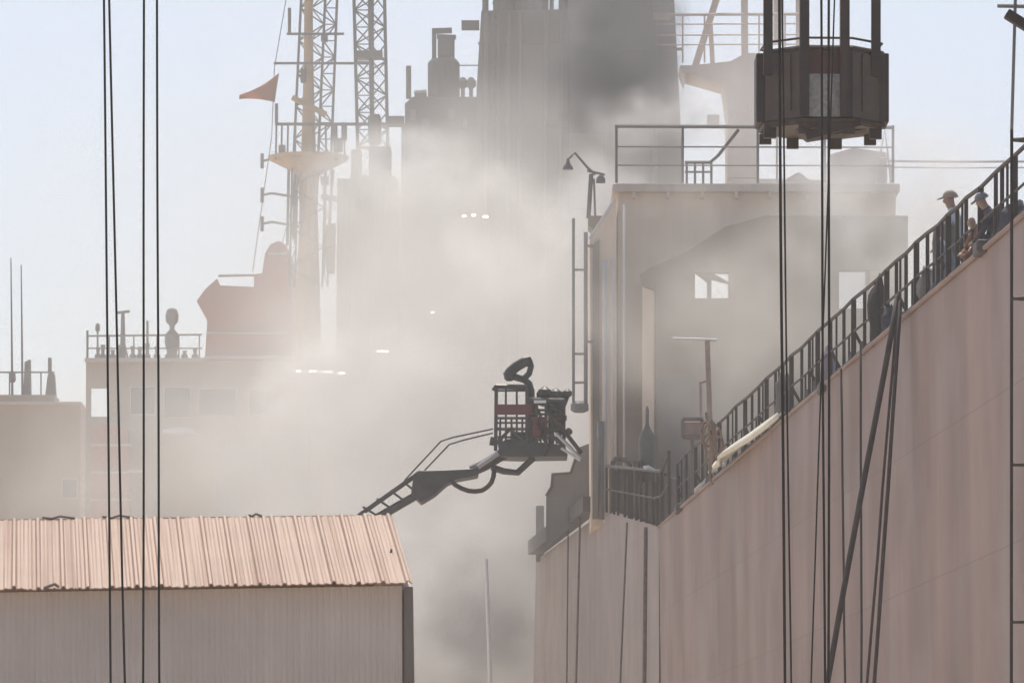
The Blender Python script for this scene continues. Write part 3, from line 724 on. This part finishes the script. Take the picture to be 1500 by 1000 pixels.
for dy in (0, 1.1):
    for y in (572, 619, 640): cg.tube([P(xl, y, A + dy), P(xm, y, A + dy)], .022, 5)
    for y in (600, 606, 617, 640): cg.tube([P(xm, y, A + dy), P(xr, y + 1, A + dy)], .028, 5)
    for x in (733, 749, 765, 779, 793, 808, 817): cg.tube([P(x, 610, A + dy), P(x + random.uniform(-2, 2), 650, A + dy)], .02, 5)
cage = cg.build("cage", M['steel'], ap)
MB().pprism([(728, 668), (732, 648), (744, 642), (770, 646), (800, 648), (828, 652), (832, 668), (760, 669)], A - .05, 1.25).build("cage_floor", M['steel'], ap, bevel=.03)
MB().prect(724, 592, 779, 607, A - .09, .05).build("red_band", M['red'], ap)
MB().prect(780, 610, 801, 640, A - .06, .25).build("red_locker", M['red'], ap, bevel=.02)
MB().prect(770, 580, 784, 652, A + .1, .3).build("monitor_column", M['red'], ap, bevel=.02)
MB().pprism([(786, 590), (786, 574), (796, 568), (806, 572), (812, 568), (820, 574), (832, 570), (834, 580), (828, 596), (828, 630), (818, 640), (808, 620), (806, 596)], A + .35, .45).build("control_box", M['steel'], ap, bevel=.03)
for x, y, r in ((798, 575, .14), (814, 577, .13), (831, 576, .10), (806, 600, .12), (822, 612, .12), (833, 632, .08)):
    q = P(x, y, A + .2); MB().lathe(q - Vector((0, 0, r)), [(.02, 0), (r, r * .6), (r, r * 1.4), (.02, r * 2)], 10).build("fitting", M['steel'], ap)
mon = T([(778, 590), (778, 572), (775, 562), (768, 556), (758, 553), (749, 551)], .075, M['steel'], "water_monitor", ap, dy=.25)
T([(743, 552), (747, 545), (756, 537), (768, 530), (775, 529)], .11, M['steel'], "monitor_barrel", mon, dy=.25)
T([(775, 527), (778, 536), (775, 547), (768, 554)], .065, M['steel'], "monitor_elbow", mon, dy=.25)
T([(768, 526), (778, 525)], .05, M['steel'], "monitor_handle", mon, dy=.25)
MB().lathe(P(746, 551, A + .25) - Vector((0, 0, .1)), [(.06, 0), (.11, .05), (.11, .15), (.06, .2)], 10).build("nozzle", M['steel'], mon)
MB().prect(803, 604, 812, 650, A + .1, .3).build("hose_reel", M['steel'], ap, bevel=.05)
MB().prect(750, 632, 770, 652, A + .5, .4).build("locker", M['steel'], ap, bevel=.02)
for x, y in ((786, 598), (794, 620), (820, 600)):
    T([(x, y), (x + 6, y + 10), (x + 2, y + 22), (x + 9, y + 34), (x + 4, y + 48)], .035, M['hose'], "hose", ap, dy=-.1, n=6)
for (x0, y0), (x1, y1), r in (((800, 600), (852, 664), .045), ((814, 634), (850, 672), .04), ((822, 656), (850, 674), .03)):
    T([(x0, y0), ((x0 + x1) / 2 + 2, (y0 + y1) / 2 + 1), (x1, y1)], r, M['hose' if r > .04 else 'chrome'], "stay_rod", ap, dy=-.2)
T([(720, 652), (722, 640)], .05, M['steel'], "hook", ap); T([(733, 655), (733, 640)], .05, M['steel'], "hook", ap)
MB().prect(782, 586, 800, 590, A - .12, .05).build("white_plate", M['white_paint'], ap)

# ------------------------------------------------------------------ the grey vessel behind the smoke
V = 218.0
ves = thing("support_vessel", P(500, 1300, V), "large hazy vessel with a tan bridge, lattice masts and tall grey funnel behind the smoke", "ship")
MB().prism([Vector((P(110, 0, V).x, V - 1, 0)), Vector((P(1120, 0, V).x, V - 1, 0)), Vector((P(1120, 0, V).x, V - 1, P(0, 930, V).z)), Vector((P(110, 0, V).x, V - 1, P(0, 905, V).z))], (0, 24, 0)).build("hull", M['vessel'], ves)
wh = MB()
hole_wall(wh, [(124, 940), (126, 530), (130, 526), (560, 528), (560, 940)], [(133, 568, 158, 610)], V, .3)
house2 = wh.build("deckhouse", M['vessel'], ves)
MB().prect(162, 530, 560, 940, V + .302, 10.5).build("deckhouse_core", M['vessel'], house2)
MB().prect(124, 524, 562, 529.5, V - .4, 11.8).build("roof", M['house_trim'], house2)
for x0, y0, x1, y1 in ((192, 568, 226, 606), (241, 568, 278, 610), (292, 570, 345, 608), (365, 572, 410, 606)):
    f = MB().prect(x0 - 2, y0 - 2, x1 + 2, y1 + 2, V - .06, .05).build("window", M['house_trim'], house2)
    MB().prect(x0, y0, x1, y1, V - .09, .02).build("pane", M['vessel_dark'], f)
MB().pprism([(316, 790), (318, 644), (450, 626), (452, 640), (452, 790)], V - 2.2, 1.9).build("awning", M['plate'], ves)
MB().pprism([(134, 800), (136, 628), (150, 620), (186, 628), (190, 800)], V - 1.6, 1.3).build("stair_tower", M['vessel_red'], ves)
for y in (650, 690, 730): MB().prect(132, y, 192, y + 3, V - 1.75, .1).build("landing", M['house_trim'], ves)
MB().lathe(P(264, 636, V - 1.3) , [(.3, 0), (.75, .03), (.7, .16), (.3, .26)], 14).build("life_raft", M['white_paint'], ves)
for x0, x1, y in ((180, 210, 690), (560, 575, 660)):
    MB().tube([P(x0, y, V - 1), P(x1, y, V - 1)], .06, 6).build("hand_bar", M['white_paint'], ves)
br = MB().pprism([(300, 526), (304, 466), (288, 441), (300, 424), (318, 408), (322, 418), (372, 420), (372, 402), (384, 400), (388, 372), (396, 358), (408, 353), (418, 358), (426, 372), (428, 526)], V - 1.2, 9).build("bridge", M['vessel_red'], ves)
MB().prect(302, 486, 428, 489, V - 1.4, .15).build("ledge", M['house_trim'], br); MB().prect(299, 521, 430, 525, V - 1.6, .3).build("ledge", M['house_trim'], br)
MB().tube([P(320, 404, V - 1), P(372, 403, V - 1)], .05, 6).build("bridge_rail", M['lattice'], br)
MB().prect(393, 370, 420, 373, V - 1.35, .1).build("ledge", M['house_trim'], br)
# bridge roof railing and aerials
vr = MB()
vr.tube([P(128, 492, V + .5), P(296, 490, V + .5)], .04, 6); vr.tube([P(128, 510, V + .5), P(296, 510, V + .5)], .03, 6)
vrail = vr.build("roof_railing", M['lattice'], house2)
for px in (128, 160, 196, 230, 262, 292): MB().tube([P(px, 528, V + .5), P(px, 484 if px == 128 else 490, V + .5)], .05 if px == 128 else .03, 6).build("post", M['lattice'], vrail)
MB().tube([P(143, 528, V + 1), P(143, 474, V + 1)], .04, 6).build("whip_aerial", M['lattice'], ves)
MB().lathe(P(143, 486, V + 1), [(.05, 0), (.1, .08), (.08, .3), (.03, .35)], 8).build("aerial_base", M['lattice'], ves)
ra = MB(); ra.tube([P(180, 528, V + 1), P(180, 458, V + 1)], .13, 8, .07); ra.bar(P(172, 458, V + 1), P(190, 456, V + 1), .1); ra.tube([P(172, 528, V + 1), P(180, 490, V + 1), P(188, 528, V + 1)], .05, 6)
ra.build("radar_post", M['lattice'], ves)
MB().tube([P(216, 528, V + 1), P(216, 470, V + 1)], .05, 6).build("whip_aerial", M['lattice'], ves)
MB().lathe(P(252, 530, V + 1), [(.22, 0), (.2, .35), (.3, .8), (.28, 1.1), (.1, 1.3), (.1, 1.45), (.24, 1.6), (.27, 1.85), (.2, 2.1), (.05, 2.17)], 12).build("satellite_dome", M['plate'], ves, smooth=True)
for k in range(12):
    px = 140 + k * 13 + random.uniform(-4, 4); q = P(px, 528, V + 1.5)
    MB().lathe(q, [(.12, 0), (.14, .2), (.06, .3), (.1, random.uniform(.35, .7))], 8).build("roof_fitting", M['lattice'], ves)
# radar mast
MY = V - 2.5
col = MB().lathe(Vector((P(452, 0, MY).x, MY, P(0, 540, MY).z)), [(.5, 0), (.45, 3.2), (.36, 6.4), (.42, 7.6), (.9, 7.9), (1.55, 8.22), (1.6, 8.36), (.3, 8.42), (.24, 10.2), (.19, 12.2), (.15, 16.0)], 18).build("mast_column", M['mast'], ves, smooth=False)
la = MB()
def lattice(mb, chords, y0, y1, step, Y, r, rb, pairs):
    """chords: pixel x at row y0 and y1 with depth offset"""
    def pt(c, y): t = (y - y0) / (y1 - y0); return P(c[0] + (c[1] - c[0]) * t, y, Y + c[2])
    for c in chords: mb.tube([pt(c, y0), pt(c, y1)], r, 6)
    y = y0; k = 0
    while y < y1:
        y2 = min(y + step, y1)
        for i, j in pairs:
            mb.tube([pt(chords[i], y), pt(chords[j], y2)] if k % 2 else [pt(chords[j], y), pt(chords[i], y2)], rb, 5)
            if (i, j) == pairs[0]: mb.tube([pt(chords[i], y2), pt(chords[j], y2)], rb * .8, 5)
        y = y2; k += 1
lattice(la, [(444, 430, 0), (479, 466, 0), (496, 485, .2), (459, 449, 1.2)], -60, 232, 24, MY, .055, .03, [(1, 2), (0, 1), (0, 3), (3, 1), (3, 2)])
la.build("lattice_mast", M['lattice'], ves)
lc = MB()
lattice(lc, [(428, 424, -.6), (476, 472, -.6), (436, 432, .8), (486, 480, .8)], 246, 420, 29, MY, .045, .026, [(0, 2), (1, 3), (0, 1)])
lc.build("mast_stay_frame", M['lattice'], ves)
for px, y, w, h in ((408, 226, 10, 14), (488, 222, 14, 20), (470, 270, 12, 12), (425, 300, 10, 16), (478, 360, 10, 18), (440, 120, 8, 20), (470, 60, 10, 10), (500, 205, 8, 26)):
    MB().prect(px, y - h, px + w, y, MY - .4, .4).build("mast_fitting", M['lattice'], ves, bevel=.03)
for k in range(4):
    MB().tube([P(446 + k * 6, 236, MY - .5), P(402 + k * 32, 398, MY - .8)], .018, 5).build("stay_wire", M['lattice'], ves)
for k in range(5):
    MB().tube([P(500 + k * 16, 262 + k * 3, V - 6.3), P(496 + k * 15, 560, V - 6.3)], .09, 6).build("vent_pipe", M['casing'], ves)
    MB().prect(600 + k * 19, 160 + 14 * (k % 3), 610 + k * 19, 176 + 14 * (k % 3), V - 9.2, .2).build("vent_box", M['plate'], ves, bevel=.03)
lb = MB()
lattice(lb, [(517, 524, 0), (540, 545, -.5), (562, 568, 0), (545, 546, 1.0)], -60, 218, 25, MY + 1, .07, .032, [(0, 1), (1, 2), (2, 3), (3, 0), (0, 2)])
lb.build("lattice_mast", M['lattice'], ves)
MB().prect(520, 74, 560, 84, MY + .3, .8).build("mast_platform", M['lattice'], ves)
for x0, x1, y, w in ((420, 504, 50, .09), (401, 541, 93, .09), (403, 592, 182, .11)):
    MB().bar(P(x0, y, MY - .5), P(x1, y, MY - .5), w).build("yard_arm", M['lattice'], ves)
MB().prect(566, 170, 592, 184, V - 8, .5).build("tie_beam", M['casing'], ves)
MB().bar(P(428, 143, MY - .8), P(478, 168, MY - .8), .22, .2).build("radar_scanner", M['mast'], ves)
for px in (404, 412, 421, 432, 478, 492, 505):
    MB().tube([P(px, 234, MY - .9), P(px + (1 if px < 450 else -1), 182, MY - .6)], .04 if px != 492 else .09, 6).build("stanchion", M['lattice'], ves)
for px, y in ((384, 236), (384, 286), (384, 328)):
    s_ = MB().tube([P(px, y - 11, MY), P(px, y + 11, MY)], .07, 8).build("dipole_aerial", M['lattice'], ves)
    MB().tube([P(px, y, MY), P(px + 14, y - 3, MY), P(440, y + 4, MY)], .05, 6).build("aerial_arm", M['lattice'], s_)
vt = MB()
for xs in ((423, 245, 421, 360), (432, 245, 430, 350), (477, 245, 474, 400), (488, 250, 482, 330)): vt.tube([P(xs[0], xs[1], MY), P(xs[2], xs[3], MY)], .06, 6)
vt.build("mast_ladder", M['lattice'], ves)
MB().pprism([(470, 290), (470, 284), (495, 288), (495, 294)], MY, .5).build("small_platform", M['lattice'], ves)
MB().pprism([(478, 400), (474, 330), (492, 326), (490, 400)], MY + 1, .4).build("cable_trunk", M['lattice'], ves)
MB().tube([P(424, 12, MY), P(424, 48, MY)], .07, 6).build("whip_aerial", M['lattice'], ves)
MB().tube([P(405, 152, MY), P(405, 182, MY)], .07, 6).build("flag_staff", M['lattice'], ves)
# casings
ca = MB().pprism([(490, 940), (494, 262), (512, 262), (514, 256), (576, 258), (582, 262), (584, 940)], V - 6, 6).build("engine_casing", M['casing'], ves)
for x0, y0, x1, y1 in ((514, 218, 529, 260), (540, 214, 573, 258)):
    MB().prect(x0, y0, x1, y1, V - 5, 1.2).build("vent_box", M['casing'], ves, bevel=.08)
MB().lathe(P(549, 213, V - 4.6), [(.18, 0), (.25, .1), (.27, 1.0), (.2, 1.2)], 12).build("ventilator", M['casing'], ves)
MB().pprism([(585, 940), (588, 186), (593, 180), (593, 152), (604, 142), (704, 142), (704, 940)], V - 9, 8).build("uptake_casing", M['casing'], ves)
q = P(650, 142, V - 6); MB().lathe(q, [(.62, 0), (.62, 1.3), (.5, 1.45), (.1, 1.5)], 16).build("exhaust_stack", M['casing'], ves)
q = P(652, 88, V - 6)
MB().prect(641, 52, 662, 82, V - 6.3, .6).build("stack_head", M['casing'], ves, bevel=.05)
sf = MB()
for px in (636, 664): sf.bar(P(px, 90, V - 6), P(px, 42 if px == 636 else 55, V - 6), .17 if px == 636 else .1)
sf.bar(P(634, 46, V - 6), P(662, 45, V - 6), .2); sf.bar(P(640, 54, V - 6), P(668, 55, V - 6), .17); sf.bar(P(646, 88, V - 6), P(646, 80, V - 6), .08); sf.bar(P(657, 88, V - 6), P(657, 80, V - 6), .08)
sf.build("stack_frame", M['casing'], ves)
MB().tube([P(598.5, 145, V - 8), P(598.5, 97, V - 8)], .1, 8).build("whip_aerial", M['casing'], ves)
MB().tube([P(607, 139, V - 8), P(625, 137, V - 8)], .15, 6).build("vent_pipe", M['casing'], ves)
for px in (678, 690): MB().lathe(P(px, 142, V - 6), [(.08, 0), (.08, .3), (.2, .42), (.2, .6), (.08, .75)], 10).build("mushroom_vent", M['casing'], ves)
MB().tube([P(672, 96, V - 6), P(700, 96, V - 6)], .025, 6).build("hand_bar", M['casing'], ves)
# funnel
FY = V - 14
fm = MB().pprism([(690, 940), (698, 130), (705, 16), (832, 14), (834, 940)], FY, 9).build("funnel", M['funnel'], ves)
MB().pprism([(834, 940), (834, -70), (984, -70), (1002, 280), (1008, 940)], FY - .8, 10).build("funnel", M['funnel'], ves)
for px in (714, 730, 745, 762, 800, 822, 890, 960):
    MB().tube([P(px - 3, 620, FY - (1.0 if px > 834 else .15)), P(px, 20 if px < 834 else -40, FY - (1.0 if px > 834 else .15))], random.uniform(.06, .14), 6).build("funnel_stiffener", M['funnel'], ves)
for px, w, h in ((711, .12, 1.6), (726, .1, .5), (732, .18, 1.4), (744, .3, 1.5), (754, .1, 1.0), (768, .4, 1.6), (790, .35, 1.4), (808, .08, .8), (826, .2, 1.2)):
    MB().lathe(P(px, 17, FY + 2), [(w, 0), (w, h * .5), (w * 1.25, h * .55), (w * .8, h)], 10).build("exhaust_pipe", M['funnel'], ves)
MB().prect(676, 30, 702, 42, FY + 2, .5).build("boat_deck_beam", M['casing'], ves)
for k in range(7):
    f = MB().prect(620, 200 + k * 22, 640, 210 + k * 22, V - 9.05, .04).build("louvre", M['vessel_dark'], ves)
for k in range(5):
    MB().prect(508 + k * 14, 290, 515 + k * 14, 300, V - 6.05, .04).build("porthole", M['vessel_dark'], ves)
ld = MB()
for dx in (0, 8): ld.tube([P(716 + dx, 600, FY - .3), P(722 + dx, 18, FY - .3)], .03, 5)
for k in range(58): ld.tube([P(716 + k * .1, 596 - k * 10, FY - .3), P(724 + k * .1, 596 - k * 10, FY - .3)], .02, 5)
ld.build("ladder", M['lattice'], ves)
for y in (70, 190, 300):
    MB().prect(836, y, 1000, y + 4, FY - .95, .12).build("funnel_band", M['funnel'], ves); MB().prect(700, y - 8, 832, y - 5, FY - .14, .12).build("funnel_band", M['funnel'], ves)
speckm = bpy.data.materials.new("speck_glow"); speckm.use_nodes = True
speckm.node_tree.nodes["Principled BSDF"].inputs["Emission Color"].default_value = (1, .97, .92, 1); speckm.node_tree.nodes["Principled BSDF"].inputs["Emission Strength"].default_value = 6
for x0, x1, y in ((432, 442, 543), (452, 466, 543), (470, 488, 544), (494, 506, 546), (551, 570, 514), (630, 637, 457), (676, 684, 316), (690, 698, 315), (706, 716, 317)):
    MB().prect(x0 + 1, y - 1.4, x1 - 1, y + 1.4, V - 16.5, .15).build("glow_speck", speckm, ves)  # glowing bars added to make bright specks in the smoke
MB().tube([P(420, 548, V - 16.3), P(720, 548, V - 16.3)], .05, 6).build("speck_rail", M['plate'], ves)  # tube run along below a row of the glowing bars
# flag on its halyard
fg = MB(); bm = fg.bm; FYY = MY - .7
cols = 9; rows_ = 6; gridf = []
for i in range(cols):
    t = i / (cols - 1); xt, yt2 = 409 - 58 * t, 107 + 33 * t + 4 * math.sin(t * 3.4); xb, yb2 = 402 - 52 * t, 150 - 4 * t - 3 * math.sin(t * 3)
    gridf.append([bm.verts.new(P(xt + (xb - xt) * j / (rows_ - 1), yt2 + (yb2 - yt2) * j / (rows_ - 1), FYY + .22 * math.sin(t * 7 + j * .5))) for j in range(rows_)])
for a_, b_ in zip(gridf, gridf[1:]):
    for j in range(rows_ - 1): bm.faces.new((a_[j], b_[j], b_[j+1], a_[j+1]))
o = fg.build("flag", M['flag'], base=P(405, 150, FYY), smooth=True); md = o.modifiers.new("thick", 'SOLIDIFY'); md.thickness = .02
tag(o, "reddish flag blowing to one side from the halyard of the hazy vessel's mast", "flag")
tag(MB().tube([P(424, -30, FYY), P(402, 100, FYY), P(398, 200, FYY), P(370, 398, FYY + 1.5)], .018, 6).build("halyard", M['lattice'], base=P(370, 398, FYY + 1.5)), "thin halyard line carrying the reddish flag down to the bridge", "line")

# ------------------------------------------------------------------ low building at the far left
BYd = 236.0
bd = thing("harbour_building", P(40, 1300, BYd), "low flat roofed tan building with thin masts, at the far side beyond the shed", "building")
MB().prect(-260, 592, 118, 1310, BYd, 5).build("wall", M['vessel'], bd)
MB().prect(-262, 588, 119, 592, BYd - .3, 5.4).build("roof", M['house_trim'], bd)
MB().prect(-262, 578, 80, 588, BYd + 2, 2.6).build("parapet", M['vessel'], bd)
f = MB().prect(90, 700, 114, 730, BYd - .05, .04).build("window", M['house_trim'], bd); MB().prect(92, 702, 112, 728, BYd - .08, .02).build("pane", M['plate'], f)
MB().tube([P(-200, 545, BYd + 3), P(80, 545, BYd + 3)], .04, 6).build("roof_railing", M['lattice'], bd)
for px in (-60, -20, 14, 60): MB().tube([P(px, 580, BYd + 3), P(px, 545, BYd + 3)], .035, 6).build("post", M['lattice'], bd)
MB().pprism([(66, 580), (70, 548), (74, 544), (80, 548), (82, 580)], BYd + 3, .4).build("vent", M['plate'], bd)
MB().pprism([(34, 580), (36, 530), (44, 526), (45, 580)], BYd + 3, .5).build("chimney", M['plate'], bd)
MB().tube([P(73, 546, BYd + 3.2), P(73, 524, BYd + 3.2)], .09, 6).build("vent_pipe", M['plate'], bd)
for px, y in ((16, 378), (31, 388)):
    MB().tube([P(px + 2, 580, BYd + 3), P(px, y, BYd + 3)], .06, 6, .025).build("whip_aerial", M['lattice'], bd)
MB().lathe(P(18, 560, BYd + 3), [(.1, 0), (.16, .1), (.14, .4), (.05, .5)], 8).build("aerial_base", M['lattice'], bd)

# ------------------------------------------------------------------ pale crane behind the deckhouse
CY = 178.0
cr_ = thing("deck_crane", P(1085, 1300, CY), "pale crane with a slanting strut and stepped platform behind the hanging basket", "crane")
MB().pprism([(1004, 118), (996, 96), (1012, 96), (1070, 90), (1092, 78), (1108, 78), (1112, 92), (1112, 260), (1066, 260), (1066, 168), (1060, 124), (1004, 108)], CY, 2.2).build("crane_house", M['crane'], cr_)
MB().prect(1070, 262, 1150, 1300, CY + .05, 2.3).build("pedestal", M['crane'], cr_)
MB().bar(P(1018, 98, CY + .6), P(1062, -40, CY + .6), .22).build("strut", M['crane'], cr_)
MB().bar(P(1044, 96, CY + .9), P(1040, 28, CY + .9), .15).build("strut", M['crane'], cr_)
MB().bar(P(1091, 90, CY + .8), P(1090, -60, CY + .8), .22).build("mast_post", M['crane'], cr_)
MB().bar(P(1171, 200, CY + .8), P(1170, -60, CY + .8), .2).build("mast_post", M['crane'], cr_)
rz = MB()
for y in (22, 36, 52, 66): rz.tube([P(962, y, CY), P(1186, y - 1, CY)], .05 if y == 22 else .025, 6)
crl = rz.build("walkway_railing", M['crane'], cr_)
for px in (1000, 1032, 1112, 1150): MB().tube([P(px, 22, CY), P(px, 92, CY)], .03, 6).build("post", M['crane'], crl)
MB().prect(958, 18, 982, 26, CY - 1, .5).build("walkway_beam", M['crane'], cr_)
MB().prect(1134, -40, 1148, 60, CY + 1, .6).build("hoist_pipe", M['crane'], cr_)
MB().prect(1036, 168, 1054, 182, CY - .3, .3).build("cable_box", M['house_pale'], cr_)
for y, r in ((236, .035), (245, .022)):
    tag(MB().tube([P(1300, y, 150), P(1400, y + 1, 150), P(1620, y, 150)], r, 6).build("overhead_cable", M['house_pale'], base=P(1300, y, 150)),
        "faint pale cable stretched above the capped man, " + ("the higher and thicker of two" if r > .03 else "the lower and thinner of two"), "cable", "faint cables behind the capped man")
w0 = P(712, 818, 125); w1 = P(718, 1000, 125); e = w1 + (w1 - w0) * (w1.z / (w0.z - w1.z))
tag(MB().tube([e, w0], .06, 8, .04).build("white_pole", M['white_paint'], base=e), "thin white pole rising in the gap between shed and brown hull", "pole")

# ------------------------------------------------------------------ people
def person(pos, facing, J, mats, label, hat=None, s=1.0):
    """one continuous skinned body; J: joints in a frame of x = forward, y = left, z = up"""
    verts = []; edges = []; rad = []; reg = []
    def add(p, r, g, par=None):
        verts.append(Vector(p) * s); rad.append((r[0] * s, r[1] * s)); reg.append(g)
        if par is not None: edges.append((par, len(verts) - 1))
        return len(verts) - 1
    pel = add(J['pelvis'], (.15, .17), 1)
    lum = add(Vector(J['pelvis']).lerp(Vector(J['chest']), .5), (.125, .15), 0, pel)
    che = add(J['chest'], (.14, .185), 0, lum)
    nb_ = add(Vector(J['chest']).lerp(Vector(J['head']), .42), (.085, .09), 0, che)
    nk = add(Vector(J['chest']).lerp(Vector(J['head']), .62), (.055, .06), 2, nb_)
    up = (Vector(J['head']) - Vector(J['chest'])).normalized(); fw = Vector(J.get('look', (1, 0, 0))).normalized()
    jaw = add(Vector(J['head']) - up * .07 + fw * .025, (.068, .07), 2, nk)
    h1 = add(Vector(J['head']) + up * .02 + fw * .01, (.098, .08), 2, jaw)
    h2 = add(Vector(J['head']) + up * .09 - fw * .005, (.07, .065), 3, h1)
    add(Vector(J['head']) - up * .02 + fw * .12, (.016, .014), 2, h1)         # nose
    for sd_ in (1, -1):
        q = 'l' if sd_ > 0 else 'r'
        sh_ = add(Vector(J['chest']) + Vector((0, sd_ * .17, .06)), (.075, .075), 0, che)
        el = add(J['elbow_' + q], (.048, .048), 0, sh_)
        wr = add(J['hand_' + q], (.032, .03), 0, el)
        d = (Vector(J['hand_' + q]) - Vector(J['elbow_' + q])).normalized(); sx = d.cross(Vector((0, 0, 1))).normalized()
        pm = add(Vector(J['hand_' + q]) + d * .07, (.036, .02), 2, wr)
        for k in range(4):
            f1 = add(verts[pm] / s + d * (.045 + .006 * (1 - abs(k - 1.5))) + sx * (k - 1.5) * .021, (.009, .009), 2, pm)
            add(verts[f1] / s + d * (.02 + .004 * (k % 2)) - Vector((0, 0, .022)), (.008, .008), 2, f1)
        th = add(verts[wr] / s + d * .04 + sx * sd_ * .045, (.011, .011), 2, wr); add(verts[th] / s + d * .035, (.009, .009), 2, th)
        hip = add(Vector(J['pelvis']) + Vector((0, sd_ * .1, -.06)), (.105, .105), 1, pel)
        kn = add(J['knee_' + q], (.068, .068), 1, hip)
        an = add(J['foot_' + q], (.045, .045), 1, kn)
        add(Vector(J['foot_' + q]) + Vector((.15, 0, -.05)), (.04, .05), 4, an)
    me = bpy.data.meshes.new("tmp"); me.from_pydata([tuple(v) for v in verts], edges, [])
    tmp = bpy.data.objects.new("tmp", me); COL.objects.link(tmp)
    sk = tmp.modifiers.new("skin", 'SKIN')
    for i, sv in enumerate(me.skin_vertices[0].data): sv.radius = rad[i]; sv.use_root = i == 0
    ss = tmp.modifiers.new("sub", 'SUBSURF'); ss.levels = 2; ss.render_levels = 2
    dg = bpy.context.evaluated_depsgraph_get(); ev = tmp.evaluated_get(dg)
    m2 = bpy.data.meshes.new_from_object(ev); bpy.data.objects.remove(tmp)
    m2.materials.clear()
    for k in mats: m2.materials.append(M[k])
    for f_ in m2.polygons:
        c_ = f_.center; f_.use_smooth = True
        f_.material_index = reg[min(range(len(verts)), key=lambda i: (verts[i] - c_).length - max(rad[i]) * .6)]
    o = bpy.data.objects.new("person", m2); COL.objects.link(o)
    o.location = pos; o.rotation_euler = (0, 0, facing); tag(o, label, "person")
    if hat:
        hb = MB(); hd = (Vector(J['head']) + up * .03) * s
        # crown of the cap or helmet
        rings = []
        for i in range(6):
            a_ = i / 5 * math.pi / 2; r_ = .104 * math.cos(a_) + .002; z_ = .11 * math.sin(a_)
            rings.append([hb.bm.verts.new(hd + (fw * math.cos(2*math.pi*k/16) * r_ * 1.08 + fw.cross(up) * math.sin(2*math.pi*k/16) * r_ * .92 + up * z_) * s) for k in range(16)])
        for a_, b_ in zip(rings, rings[1:]):
            for k in range(16): hb.bm.faces.new((a_[k], a_[(k+1) % 16], b_[(k+1) % 16], b_[k]))
        hb.bm.faces.new(rings[0][::-1]); hb.bm.faces.new(rings[-1])
        sd2 = fw.cross(up)
        pts = [hd + (fw * (.085 + .105 * math.cos(t)) + sd2 * .07 * math.sin(t) + up * (.012 - .02 * math.cos(t))) * s for t in [(-1.57 + 3.14 * k / 8) for k in range(9)]]
        hb.prism(pts, tuple(up * .012 * s))
        ob = hb.build("cap" if hat == 'cap' else "helmet", M[hat], None, smooth=False)
        ob.parent = o
    return o

STAND = dict(pelvis=(0, 0, .95), chest=(.02, 0, 1.36), head=(.07, 0, 1.645), elbow_l=(.0, .27, 1.12), hand_l=(.2, .22, .95), elbow_r=(.02, -.27, 1.12), hand_r=(.24, -.2, 1.0),
             knee_l=(.05, .11, .5), foot_l=(-.02, .12, .07), knee_r=(.08, -.11, .5), foot_r=(.1, -.12, .07), look=(1, 0, -.12))
CROUCH = dict(pelvis=(-.05, 0, .36), chest=(.16, 0, .74), head=(.3, 0, 1.02), elbow_l=(.26, .27, .5), hand_l=(.4, .12, .4), elbow_r=(.26, -.27, .5), hand_r=(.42, -.1, .42),
              knee_l=(.36, .16, .48), foot_l=(.12, .15, .07), knee_r=(.38, -.16, .45), foot_r=(.1, -.15, .07), look=(1, 0, -.45))
BEND = dict(pelvis=(-.1, 0, .88), chest=(.22, 0, 1.1), head=(.48, 0, 1.2), elbow_l=(.36, .24, .86), hand_l=(.5, .14, .62), elbow_r=(.36, -.24, .86), hand_r=(.52, -.14, .66),
            knee_l=(.08, .12, .48), foot_l=(-.08, .13, .07), knee_r=(.1, -.12, .47), foot_r=(.12, -.13, .07), look=(1, 0, -.8))
DK = DZ - .12
def ondeck(px, Y): return Vector(((px - 750) / F * Y, Y, DK))
person(ondeck(1400, 83), math.radians(176), STAND, ['shirt', 'navy', 'skin', 'hair', 'black'], "man in a peaked cap and pale shirt standing at the railing", 'cap', 1.07)
person(ondeck(1468, 76.5), math.radians(165), CROUCH, ['navy', 'navy', 'skin', 'hair', 'black'], "crouching person in dark navy clothes and a bluish helmet behind the railing", 'helmet', .92)
person(ondeck(1443, 77.8), math.radians(200), dict(CROUCH, head=(.24, 0, .98)), ['rust', 'rust', 'skin', 'hair', 'black'], "crouching person in rust brown clothes behind the railing", None, .8)
def bundle(px, Y, w, h, mtl, seed, name, label, cat):
    q = ondeck(px, Y); mb = MB(); bmesh.ops.create_icosphere(mb.bm, subdivisions=3, radius=1)
    for v in mb.bm.verts:
        n_ = mnoise.noise(v.co * 1.7 + Vector((seed * 5.3, 0, 0))) * .45 + mnoise.noise(v.co * 4.5 + Vector((0, seed, 0))) * .16
        c_ = v.co * (1 + n_); v.co = q + Vector((c_.x * w, c_.y * w, (c_.z + .95) * h / 1.95))
    return tag(mb.build(name, M[mtl], base=q, smooth=True), label, cat)
bundle(1384, 82, .17, 1.05, 'blue', 3, "canvas_bundle", "upright blue grey canvas bundle behind the railing next to the covered post", "bundle")
bundle(1362, 83.5, .2, .8, 'plate', 4, "canvas_bundle", "lower grey canvas bundle squeezed between the covered post and the blue grey one", "bundle")
bundle(1288, 88.6, .17, 1.15, 'black', 5, "canvas_bundle", "tall black canvas bundle behind the railing near the bright window", "bundle")
bundle(1304, 87.5, .16, .6, 'navy', 6, "canvas_bundle", "low navy sack at the foot of the tall black bundle", "bundle")
bundle(1216, 97.5, .17, .95, 'lilac', 7, "canvas_bundle", "dull lilac canvas bundle behind the railing beside the crane ropes", "bundle")
bundle(1148, 104.5, .16, 1.2, 'cover', 8, "canvas_bundle", "slim grey canvas bundle behind the railing above the white sheet", "bundle")
bundle(1490, 74, .25, .55, 'navy', 9, "canvas_bundle", "dark sack behind the railing beside the lattice mast", "bundle")
